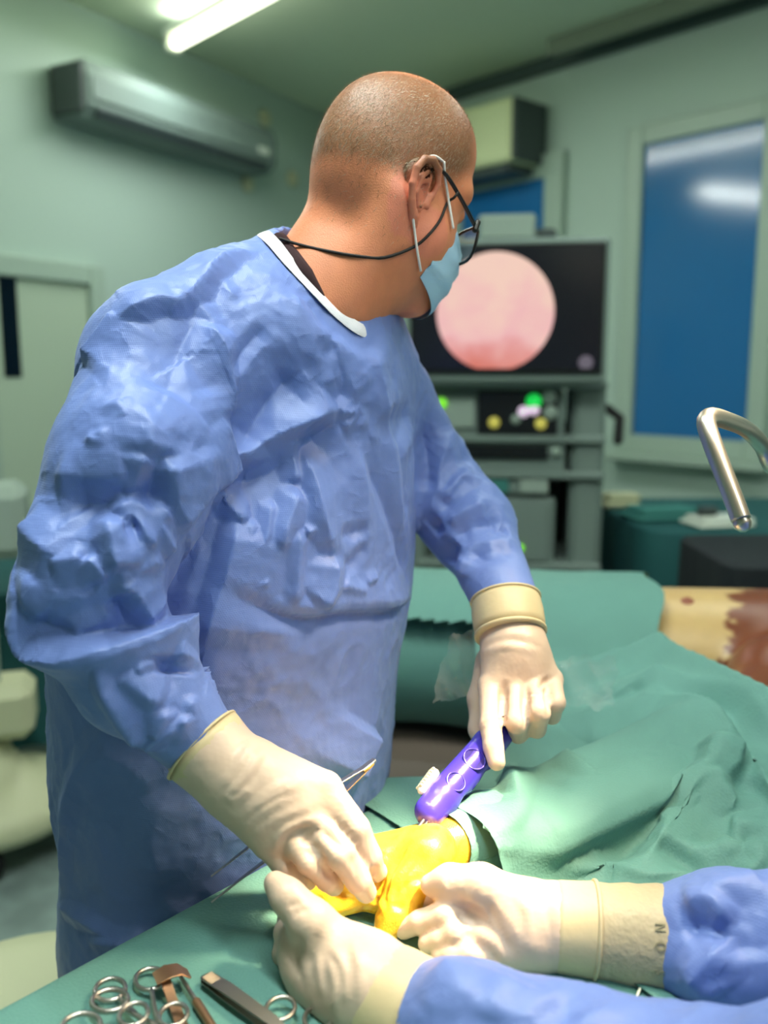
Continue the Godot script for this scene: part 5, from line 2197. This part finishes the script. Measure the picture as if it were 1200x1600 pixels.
func build_device() -> void:
	var a := P(672, 1268, 0.918)
	var b := P(796, 1128, 1.03)
	var ax := (b - a).normalized()
	var o := thing("release_knife", "purple plastic surgical knife handle with a white ribbed slider", "instrument", a)
	var side := ax.cross(Vector3(0, 0.4, 1)).normalized()
	if side.x > 0:
		side = -side                                     # upper left
	var near := side.cross(ax).normalized()
	if near.z < 0:
		near = -near
	var g := field_for([a, b], 0.03, 0.0016)
	g.cone(a, a + ax * 0.022, 0.0165, 0.0182, 0.004, near, 1.1)
	g.cone(a + ax * 0.022, a + ax * 0.115, 0.0182, 0.0182, 0.004, near, 1.1)
	g.cone(a + ax * 0.115, b, 0.0182, 0.0150, 0.004, near, 1.1)
	for k in [0.040, 0.082]:
		g.ball(a + ax * k - side * 0.0245, Basis(ax, side, near), Vector3(0.014, 0.0095, 0.03), 0.003, true)
	var r := g.net()
	var ix: PackedInt32Array = r[1]
	wpart("handle", arrays_mesh(r[0], smooth_normals(r[0], ix), ix), M.purple, o)
	for q in [[740, 1188, 0.0125], [711, 1223, 0.0105]]:
		var p := sight(g, q[0], q[1], 0.96)
		var n := g.normal(p)
		var pad := wpart("grip_pad", lathe([Vector2(q[2], -0.006), Vector2(q[2], 0.0022), Vector2(q[2] * 0.93, 0.0026), Vector2(q[2] * 0.84, 0.0020), Vector2(0.0, 0.0024)], 28), M.purple_pad, o)
		pad.transform = pad.transform * Transform3D(Basis(Quaternion(Vector3.UP, n)), p)
		wpart("pad_rim", tube(ring(p + n * 0.0026, n, q[2] * 0.97), 0.0009, 6, 1.0, Vector3.ZERO, true), M.purple, pad)
	# slider: ribbed thumb piece on the upper left
	var s0: Vector3 = a + ax * 0.010 + side * 0.0205
	var sl := wpart("slider", rod([s0, s0 + ax * 0.026 + side * 0.002], 0.0050, 10), M.slider, o)
	for k in 7:
		var p: Vector3 = s0 + ax * (0.0005 + 0.0042 * k) + side * (0.0045 + 0.0004 * k)
		wpart("rib", rod([p - near * 0.0048, p + near * 0.0048], 0.0016, 6), M.slider, sl)
	wpart("slider_stem", rod([a + ax * 0.02 + side * 0.008, s0 + ax * 0.008], 0.003, 8), M.slider, o)
	wpart("blade_tube", rod([a, P(644, 1306, 0.882)], 0.0022, 8), M.steel, o)
	wpart("blade_tube", rod([a + side * -0.004, P(652, 1306, 0.880)], 0.0018, 8), M.steel, o)
	wpart("collar", rod([a + ax * 0.001, a - ax * 0.003], 0.0075, 14), mat(Color(0.45, 0.14, 0.16), 0.4), o)


func strip(pts: Array, w: Array, wide: Vector3, thick: float) -> ArrayMesh:   # flat bar swept along points, widths across "wide"
	var rows := []
	for i in pts.size():
		rows.append([pts[i] - wide * w[i], pts[i] - wide * (w[i] * 0.5), pts[i], pts[i] + wide * (w[i] * 0.5), pts[i] + wide * w[i]])
	return sheet(rows, thick)


func build_held_forceps() -> void:
	var a := P(582, 1193, 0.875)
	var b := P(322, 1397, 0.80)
	var o := thing("tissue_forceps", "thin steel forceps held in the surgeon's right glove", "forceps", b)
	var ax := (b - a).normalized()
	var up := ax.cross(Vector3(0, 0, 1)).normalized()
	var nz := up.cross(ax).normalized()
	for s in [-1.0, 1.0]:
		var pts := []
		var w := []
		for k in 25:
			var t := k / 24.0
			var sp := 0.0004 + 0.010 * sin(minf(t * 1.25, 1.0) * PI * 0.62)
			pts.append(a.lerp(b if s < 0 else b + (a - b) * 0.06, t) + up * (s * sp))
			w.append(lerpf(0.0045, 0.0040, t) if t < 0.55 else lerpf(0.0040, 0.0007, (t - 0.55) / 0.45))
		wpart("arm", strip(pts, w, nz, 0.0011), M.steel, o)
	wpart("end_plate", strip([a - ax * 0.004, a, a + ax * 0.012], [0.003, 0.0046, 0.0046], nz, 0.003), M.steel, o)


func ring_clamp(label: String, p: Vector3, yaw: float, scale_: float, called: String, open := 0.05) -> void:
	# two crossing halves, each with finger ring, shank and jaw, lying on the cloth; local x runs from the rings to the tip
	var o := thing(called, label, "instrument", p, Basis(Vector3.UP, yaw).scaled(Vector3.ONE * scale_))
	for s in [-1.0, 1.0]:
		var lift: float = 0.004 + 0.0018 * s
		var c := Vector3(0.0, lift, s * 0.016)
		var pts := []
		for k in 28:
			var an := TAU * k / 28.0
			pts.append(c + Vector3(cos(an) * 0.0135, 0, sin(an) * 0.0115))
		var half := part("half", tube(pts, 0.0020, 8, 1.0, Vector3.ZERO, true), M.steel, o)
		part("shank", tube(curve([c + Vector3(0.013, 0, -s * 0.003), Vector3(0.035, lift, s * 0.008), Vector3(0.075, lift, s * 0.001), Vector3(0.085, lift, 0)], 4), 0.0020, 8), M.steel, half)
		part("jaw", tube(curve([Vector3(0.085, lift, 0), Vector3(0.105, lift, -s * open * 0.05), Vector3(0.13, lift, -s * open * 0.1)], 4), [0.0026, 0.0026, 0.0025, 0.0023, 0.0021, 0.0019, 0.0016, 0.0012, 0.0008], 8), M.steel, half)
	part("box_joint", lathe([Vector2(0.0, 0.001), Vector2(0.0040, 0.001), Vector2(0.0045, 0.003), Vector2(0.0040, 0.0075), Vector2(0.0, 0.0082)], 14), M.steel, o, at(Vector3(0.085, 0, 0)))


func build_table_tools() -> void:
	var y := TOP + 0.0065
	ring_clamp("steel ring-handled clamp with its rings nearest the table edge", G(204, 1545, y), -1.0, 1.05, "artery_clamp")
	ring_clamp("steel ring-handled clamp lying across the other clamp", G(150, 1590, y + 0.006), -0.35, 1.1, "artery_clamp", 0.1)
	ring_clamp("small steel scissors with rings in the pile beside the retractor", G(240, 1592, y + 0.010), -1.45, 0.95, "surgical_scissors", 0.15)
	ring_clamp("steel scissors lying beside the assistant's glove", G(468, 1590, y), -1.75, 1.0, "surgical_scissors", 0.1)
	# retractor with a bent broad blade
	var p := G(258, 1545, y)
	var q := G(300, 1640, y)
	var d := (q - p).normalized()
	var w := d.cross(Vector3.UP).normalized()
	var re := thing("retractor", "small copper-toned retractor with a broad flat blade", "instrument", p)
	wpart("blade", strip([p - w * 0.020 + Vector3(0, 0.006, 0), p - w * 0.012 + Vector3(0, 0.013, 0), p - w * 0.002 + Vector3(0, 0.014, 0), p + w * 0.008 + Vector3(0, 0.011, 0)], [0.006, 0.008, 0.009, 0.008], d, 0.0016), M.copper, re)
	wpart("stem", strip([p + Vector3(0, 0.012, 0), p + d * 0.02 + Vector3(0, 0.006, 0), p + d * 0.05 + Vector3(0, 0.003, 0), q + d * 0.03 + Vector3(0, 0.003, 0)], [0.004, 0.004, 0.0045, 0.005], w, 0.002), M.copper, re)
	# probe with a fine tip and thicker grip
	p = G(276, 1516, y + 0.004)
	q = G(335, 1610, y)
	d = (q - p).normalized()
	var pr := thing("fine_probe", "slender steel probe with a tapered tip and thicker grip", "instrument", p)
	var l := p.distance_to(q)
	wpart("tip", tube([p, p + d * 0.008, p + d * 0.03, p + d * l * 0.55], [0.0004, 0.0016, 0.0019, 0.0022], 10), M.steel, pr)
	wpart("grip", rod([p + d * l * 0.55, q + d * 0.06], 0.0037, 12), M.copper, pr)
	# flat dissecting forceps
	p = G(318, 1530, y)
	q = G(425, 1612, y)
	d = (q - p).normalized()
	w = d.cross(Vector3.UP).normalized()
	l = p.distance_to(q)
	var fo := thing("dissecting_forceps", "flat steel dissecting forceps with a grooved rounded end", "forceps", p)
	for s in [0.0, 1.0]:
		wpart("leaf", strip([p + Vector3(0, 0.002 + 0.002 * s, 0), p + d * 0.004 + Vector3(0, 0.003 + 0.003 * s, 0), p + d * 0.03 + Vector3(0, 0.003 + 0.006 * s, 0), p + d * l + Vector3(0, 0.003 + 0.008 * s, 0), q + d * 0.05 + Vector3(0, 0.003, 0)], [0.003, 0.0058, 0.0062, 0.0052, 0.003], w, 0.0012), M.steel_dull, fo)
	for k in 9:
		var e: Vector3 = p + d * (0.006 + 0.0022 * k) + Vector3(0, 0.0072, 0)
		wpart("groove_rib", rod([e - w * 0.0045, e + w * 0.0045], 0.0007, 6), M.steel_dull, fo)
	# thin drain wire on the cloth at the right
	var wi := thing("guide_wire", "thin pale wire end lying beside the printed inner glove", "wire", G(990, 1580, y))
	wpart("wire", rod([G(985, 1585, y), G(1000, 1545, y)], 0.0012, 6), M.slider, wi)


func build_bag() -> void:
	# crumpled clear plastic cover behind the surgeon's left hand
	var f := FastNoiseLite.new()
	f.seed = 51
	f.fractal_type = FastNoiseLite.FRACTAL_RIDGED
	f.frequency = 6.0
	f.fractal_octaves = 2
	var e := FastNoiseLite.new()
	e.seed = 52
	e.frequency = 5.0
	var o := thing("plastic_cover", "crumpled clear plastic cover behind the surgeon's left glove", "plastic cover", P(830, 1060, 1.13))
	for q in [[690, 772, 988, 1092, 1.075, 1.11], [852, 960, 1028, 1106, 1.12, 1.17]]:
		var rows := []
		for j in 41:
			var row := []
			for i in 51:
				var u := i / 50.0
				var v := j / 40.0
				var x := lerpf(q[0], q[1], u) + (26.0 * (v - 0.4) * (u - 1.0) + 8.0 * e.get_noise_2d(q[0], v * 0.5) if q[0] < 800 else 14.0 * e.get_noise_2d(q[0], v * 0.4) * u)
				var y := lerpf(q[2], q[3], v) + 22.0 * e.get_noise_2d(u * 0.25, 7.0 + q[0])
				var p := P(x, y, lerpf(q[4], q[5], u))
				p += Vector3(0, 0.3, 1) * (0.022 * f.get_noise_3d(p.x * 1.8 + p.y, p.y * 0.9, 3.0) + 0.012 * e.get_noise_3dv(p * 1.5))
				row.append(p)
			rows.append(row)
		wpart("film", sheet(rows), M.film, o)


# folds read from the photograph, as sight lines: [points, height, width on one side, width on the other]
const GOWN_LINES := [
	[[[165, 526], [205, 502], [251, 481], [280, 481], [315, 454], [360, 411], [395, 398]], 0.012, 0.030, 0.005],
	[[[304, 475], [301, 505], [283, 547], [267, 595], [240, 657]], -0.006, 0.012, 0.012],
	[[[304, 505], [343, 534], [352, 585], [355, 630], [359, 672]], 0.012, 0.006, 0.030],
	[[[235, 430], [192, 489], [165, 526], [133, 571], [108, 617]], 0.010, 0.022, 0.006],
	[[[293, 537], [299, 577], [323, 625]], -0.006, 0.012, 0.012],
	[[[267, 606], [240, 665], [225, 720]], 0.008, 0.022, 0.014],
	[[[300, 470], [312, 482], [330, 500], [342, 516]], 0.004, 0.006, 0.006],
	[[[250, 500], [262, 488], [300, 472]], 0.004, 0.006, 0.006],
	[[[184, 627], [197, 657]], 0.004, 0.006, 0.006],
	[[[200, 622], [211, 651]], 0.004, 0.006, 0.006],
	[[[135, 683], [160, 691], [157, 670]], 0.004, 0.005, 0.005],
	[[[343, 430], [355, 455], [372, 464]], 0.003, 0.005, 0.005],
	[[[463, 440], [484, 492], [503, 548], [527, 628]], 0.009, 0.012, 0.024],
	[[[512, 514], [533, 573], [557, 628]], 0.007, 0.020, 0.008],
	[[[496, 532], [520, 590], [543, 631]], -0.006, 0.010, 0.010],
	[[[472, 579], [432, 616], [392, 671], [370, 705]], -0.018, 0.020, 0.014],
	[[[450, 592], [407, 632], [367, 686]], 0.008, 0.010, 0.016],
	[[[527, 643], [493, 653], [447, 674], [401, 699], [361, 725], [342, 757]], 0.016, 0.006, 0.028],
	[[[348, 757], [420, 742], [470, 705], [525, 664]], -0.012, 0.010, 0.018],
	[[[355, 585], [382, 545], [413, 511]], -0.004, 0.004, 0.006],
	[[[379, 597], [378, 647]], -0.003, 0.004, 0.004],
	[[[527, 640], [545, 646], [562, 640]], 0.006, 0.006, 0.006],
	[[[536, 668], [552, 656], [560, 636]], 0.006, 0.005, 0.005],
	[[[552, 630], [566, 650], [560, 672]], 0.005, 0.005, 0.005],
	[[[604, 656], [641, 650]], -0.005, 0.006, 0.010],
	[[[644, 662], [620, 718]], 0.004, 0.008, 0.008],
	[[[570, 517], [586, 591], [604, 662]], 0.006, 0.016, 0.010],
	[[[461, 676], [464, 720], [467, 760]], 0.008, 0.007, 0.007],
	[[[467, 760], [440, 826], [437, 868]], 0.011, 0.008, 0.008],
	[[[479, 700], [488, 751], [497, 811], [516, 868]], 0.010, 0.010, 0.007],
	[[[516, 868], [509, 919], [488, 952]], 0.013, 0.008, 0.014],
	[[[423, 778], [413, 838], [401, 862]], 0.008, 0.007, 0.007],
	[[[389, 850], [395, 907], [413, 907], [422, 895]], 0.009, 0.006, 0.010],
	[[[344, 760], [368, 802], [392, 811]], 0.010, 0.010, 0.006],
	[[[392, 808], [386, 856], [356, 856]], 0.008, 0.007, 0.010],
	[[[461, 820], [458, 910], [455, 955]], 0.009, 0.006, 0.010],
	[[[470, 832], [488, 826], [494, 817]], 0.006, 0.005, 0.005],
	[[[527, 835], [548, 834], [569, 826]], -0.004, 0.004, 0.004],
	[[[530, 880], [548, 880], [570, 850]], -0.004, 0.004, 0.004],
	[[[350, 916], [386, 937], [449, 958], [488, 961], [530, 955], [578, 952], [602, 952], [638, 940]], 0.008, 0.014, 0.002],
	[[[350, 919], [386, 940], [449, 961], [488, 964], [530, 958], [578, 955], [602, 955], [638, 943]], -0.006, 0.004, 0.006],
	[[[527, 910], [569, 925]], 0.006, 0.005, 0.008],
	[[[569, 910], [587, 901]], 0.005, 0.004, 0.004],
	[[[569, 709], [596, 766], [623, 844], [638, 910]], -0.005, 0.006, 0.006],
	[[[560, 700], [569, 790], [570, 860]], 0.004, 0.006, 0.006],
	[[[605, 670], [620, 790], [626, 844]], 0.005, 0.006, 0.006],
	[[[314, 806], [308, 872], [284, 956]], 0.004, 0.005, 0.005],
	[[[371, 806], [350, 896], [328, 960], [318, 1010]], 0.012, 0.035, 0.006],
	[[[157, 1146], [104, 1262], [96, 1417]], 0.006, 0.006, 0.006],
	[[[260, 1235], [240, 1300], [250, 1380]], 0.005, 0.020, 0.010],
	[[[96, 1407], [138, 1441], [177, 1465]], 0.006, 0.005, 0.005],
	[[[143, 1465], [190, 1470], [230, 1465]], 0.006, 0.005, 0.008],
	[[[110, 1230], [170, 1180], [240, 1235]], 0.005, 0.008, 0.008],
	[[[625, 1050], [580, 1137], [548, 1224]], 0.014, 0.006, 0.035],
	[[[168, 800], [167, 824], [172, 866], [176, 902]], 0.014, 0.020, 0.005],
	[[[170, 800], [206, 783], [242, 800], [269, 785]], 0.012, 0.006, 0.014],
	[[[206, 783], [218, 821], [227, 842], [242, 852]], 0.010, 0.010, 0.006],
	[[[176, 860], [218, 833]], 0.009, 0.006, 0.010],
	[[[242, 800], [257, 848], [269, 860]], 0.009, 0.006, 0.006],
	[[[188, 824], [215, 821]], -0.010, 0.007, 0.007],
	[[[173, 911], [227, 881], [240, 860]], 0.010, 0.008, 0.008],
	[[[176, 911], [206, 932], [230, 968], [245, 983]], 0.014, 0.016, 0.004],
	[[[185, 929], [212, 977]], -0.012, 0.008, 0.012],
	[[[26, 956], [42, 1000], [62, 1010], [146, 1008], [200, 998], [260, 983], [284, 971]], 0.016, 0.003, 0.012],
	[[[30, 948], [70, 992], [146, 994], [200, 984], [255, 968]], -0.012, 0.018, 0.006],
	[[[95, 779], [150, 785], [212, 776], [266, 782]], -0.014, 0.014, 0.010],
	[[[92, 743], [150, 748], [212, 740]], 0.008, 0.012, 0.010],
	[[[227, 707], [212, 755], [188, 773]], 0.009, 0.007, 0.010],
	[[[255, 713], [269, 785], [287, 827]], 0.012, 0.030, 0.006],
	[[[47, 818], [74, 857], [98, 875]], 0.009, 0.008, 0.010],
	[[[134, 872], [150, 890], [161, 911]], 0.008, 0.006, 0.010],
	[[[80, 884], [134, 872]], 0.007, 0.006, 0.010],
	[[[80, 920], [161, 911]], -0.006, 0.006, 0.010],
	[[[212, 686], [119, 800], [74, 860]], 0.003, 0.004, 0.004],
	[[[100, 1000], [190, 965]], 0.006, 0.006, 0.006],
	[[[55, 900], [40, 930], [60, 975]], 0.006, 0.008, 0.008],
	[[[148, 1014], [168, 1082], [230, 1169]], 0.011, 0.007, 0.005],
	[[[216, 994], [233, 1025]], 0.004, 0.004, 0.004],
	[[[240, 988], [232, 1028]], 0.004, 0.004, 0.004],
	[[[270, 1028], [272, 1053]], -0.012, 0.008, 0.010],
	[[[207, 1050], [244, 1036]], 0.008, 0.010, 0.005],
	[[[270, 988], [274, 1020], [278, 1050]], 0.009, 0.012, 0.005],
	[[[255, 1104], [241, 1150]], 0.008, 0.007, 0.007],
	[[[284, 1116], [281, 1164]], 0.009, 0.010, 0.004],
	[[[290, 1090], [306, 1120], [318, 1148]], 0.005, 0.005, 0.005],
	[[[227, 1169], [241, 1155], [270, 1138], [281, 1161]], 0.008, 0.006, 0.006],
	[[[272, 1184], [304, 1192], [340, 1155]], 0.006, 0.005, 0.005],
	[[[182, 1053], [230, 1087], [255, 1099]], 0.008, 0.012, 0.005],
	[[[678, 660], [672, 707], [666, 770]], -0.014, 0.008, 0.008],
	[[[738, 712], [707, 741], [686, 770]], -0.010, 0.010, 0.010],
	[[[733, 738], [707, 775], [688, 801]], -0.009, 0.010, 0.010],
	[[[735, 725], [710, 757], [690, 785]], 0.006, 0.008, 0.008],
	[[[788, 815], [746, 817], [725, 825], [707, 838]], -0.010, 0.009, 0.009],
	[[[796, 825], [777, 824]], -0.006, 0.006, 0.006],
	[[[686, 812], [672, 830]], -0.008, 0.007, 0.007],
	[[[760, 790], [730, 800], [700, 818]], 0.007, 0.012, 0.010],
	[[[804, 862], [767, 875], [730, 859]], -0.008, 0.008, 0.008],
	[[[777, 883], [762, 912], [746, 933]], 0.007, 0.007, 0.007],
	[[[704, 843], [701, 888], [712, 933]], -0.008, 0.009, 0.009],
	[[[730, 872], [722, 900], [717, 927]], 0.008, 0.008, 0.008],
	[[[800, 890], [790, 920]], -0.006, 0.006, 0.006],
]
const RIGHT_GLOVE_LINES := [
	[[[370, 1282], [418, 1248], [467, 1224]], 0.0016, 0.003, 0.003],
	[[[380, 1272], [425, 1238], [460, 1220]], 0.0014, 0.003, 0.003],
	[[[378, 1296], [420, 1262], [450, 1248]], 0.0014, 0.003, 0.003],
	[[[392, 1306], [440, 1276], [480, 1262]], 0.0012, 0.003, 0.003],
	[[[438, 1338], [445, 1313], [467, 1297], [500, 1290]], -0.0030, 0.0025, 0.0035],
	[[[432, 1330], [440, 1306], [462, 1290], [496, 1282]], 0.0018, 0.0025, 0.0025],
	[[[476, 1322], [482, 1305], [500, 1294]], -0.003, 0.0025, 0.0025],
	[[[500, 1294], [530, 1322], [556, 1358]], -0.003, 0.003, 0.003],
	[[[476, 1325], [500, 1352], [520, 1372]], -0.003, 0.003, 0.003],
	[[[528, 1305], [541, 1292]], -0.0012, 0.002, 0.002],
	[[[535, 1314], [549, 1300]], -0.0012, 0.002, 0.002],
	[[[543, 1324], [557, 1310]], -0.0012, 0.002, 0.002],
	[[[345, 1232], [378, 1190], [392, 1158]], 0.0018, 0.003, 0.003],
	[[[356, 1246], [384, 1212], [410, 1172]], 0.0018, 0.003, 0.003],
	[[[352, 1238], [366, 1250], [392, 1228]], 0.0014, 0.003, 0.003],
]
const LEFT_GLOVE_LINES := [
	[[[788, 1071], [786, 1100], [785, 1136]], -0.0045, 0.003, 0.003],
	[[[823, 1080], [821, 1110], [821, 1140]], -0.0045, 0.003, 0.003],
	[[[854, 1074], [856, 1095], [857, 1116]], -0.0045, 0.003, 0.003],
	[[[823, 1089], [838, 1090], [853, 1086]], 0.0016, 0.002, 0.003],
	[[[753, 1124], [784, 1120]], -0.0014, 0.002, 0.002],
	[[[753, 1131], [784, 1128]], -0.0014, 0.002, 0.002],
	[[[754, 1139], [785, 1136]], -0.0014, 0.002, 0.002],
	[[[755, 1147], [786, 1144]], -0.0010, 0.002, 0.002],
	[[[758, 1012], [800, 1000], [840, 1010]], -0.0016, 0.003, 0.003],
	[[[756, 1018], [790, 1008], [835, 1016]], 0.0014, 0.003, 0.003],
	[[[840, 1075], [850, 1068], [858, 1062]], -0.003, 0.0025, 0.0025],
]
const DRAPE_LINES := [
	[[[862, 1165], [905, 1192], [958, 1238], [994, 1270]], 0.005, 0.003, 0.010],
	[[[799, 1200], [803, 1230], [808, 1256], [802, 1285], [786, 1300]], 0.012, 0.010, 0.014],
	[[[760, 1212], [778, 1238], [798, 1250]], -0.014, 0.008, 0.008],
	[[[745, 1225], [775, 1255], [798, 1262]], -0.008, 0.006, 0.006],
	[[[850, 1262], [862, 1332]], 0.006, 0.010, 0.008],
	[[[820, 1334], [865, 1336], [910, 1313], [995, 1275], [1060, 1240], [1115, 1202]], 0.014, 0.026, 0.008],
	[[[825, 1345], [868, 1348], [914, 1326], [1000, 1288], [1064, 1252], [1118, 1216]], -0.006, 0.010, 0.014],
	[[[1040, 1088], [1085, 1098], [1125, 1118], [1160, 1165], [1150, 1195], [1128, 1215]], 0.014, 0.005, 0.030],
	[[[1048, 1076], [1095, 1088], [1135, 1108], [1172, 1165], [1160, 1205]], -0.010, 0.014, 0.006],
	[[[910, 1314], [928, 1340], [925, 1362]], 0.008, 0.008, 0.008],
	[[[865, 1352], [940, 1362], [1010, 1380], [1115, 1385]], 0.010, 0.012, 0.008],
	[[[1025, 1310], [1070, 1345], [1120, 1384]], -0.007, 0.005, 0.008],
	[[[1125, 1335], [1160, 1290], [1182, 1312]], 0.010, 0.010, 0.010],
	[[[1116, 1198], [1122, 1230], [1160, 1270]], 0.010, 0.010, 0.012],
	[[[1165, 1215], [1190, 1240], [1200, 1290]], -0.010, 0.012, 0.012],
	[[[1175, 1310], [1190, 1350], [1160, 1380]], 0.008, 0.010, 0.010],
	[[[905, 1100], [960, 1085], [1010, 1070]], -0.008, 0.010, 0.010],
	[[[960, 1015], [965, 1060]], 0.006, 0.008, 0.006],
	[[[890, 1290], [870, 1250], [880, 1215]], -0.004, 0.016, 0.016],
	[[[1000, 1180], [1050, 1200], [1090, 1190]], 0.004, 0.016, 0.012],
]
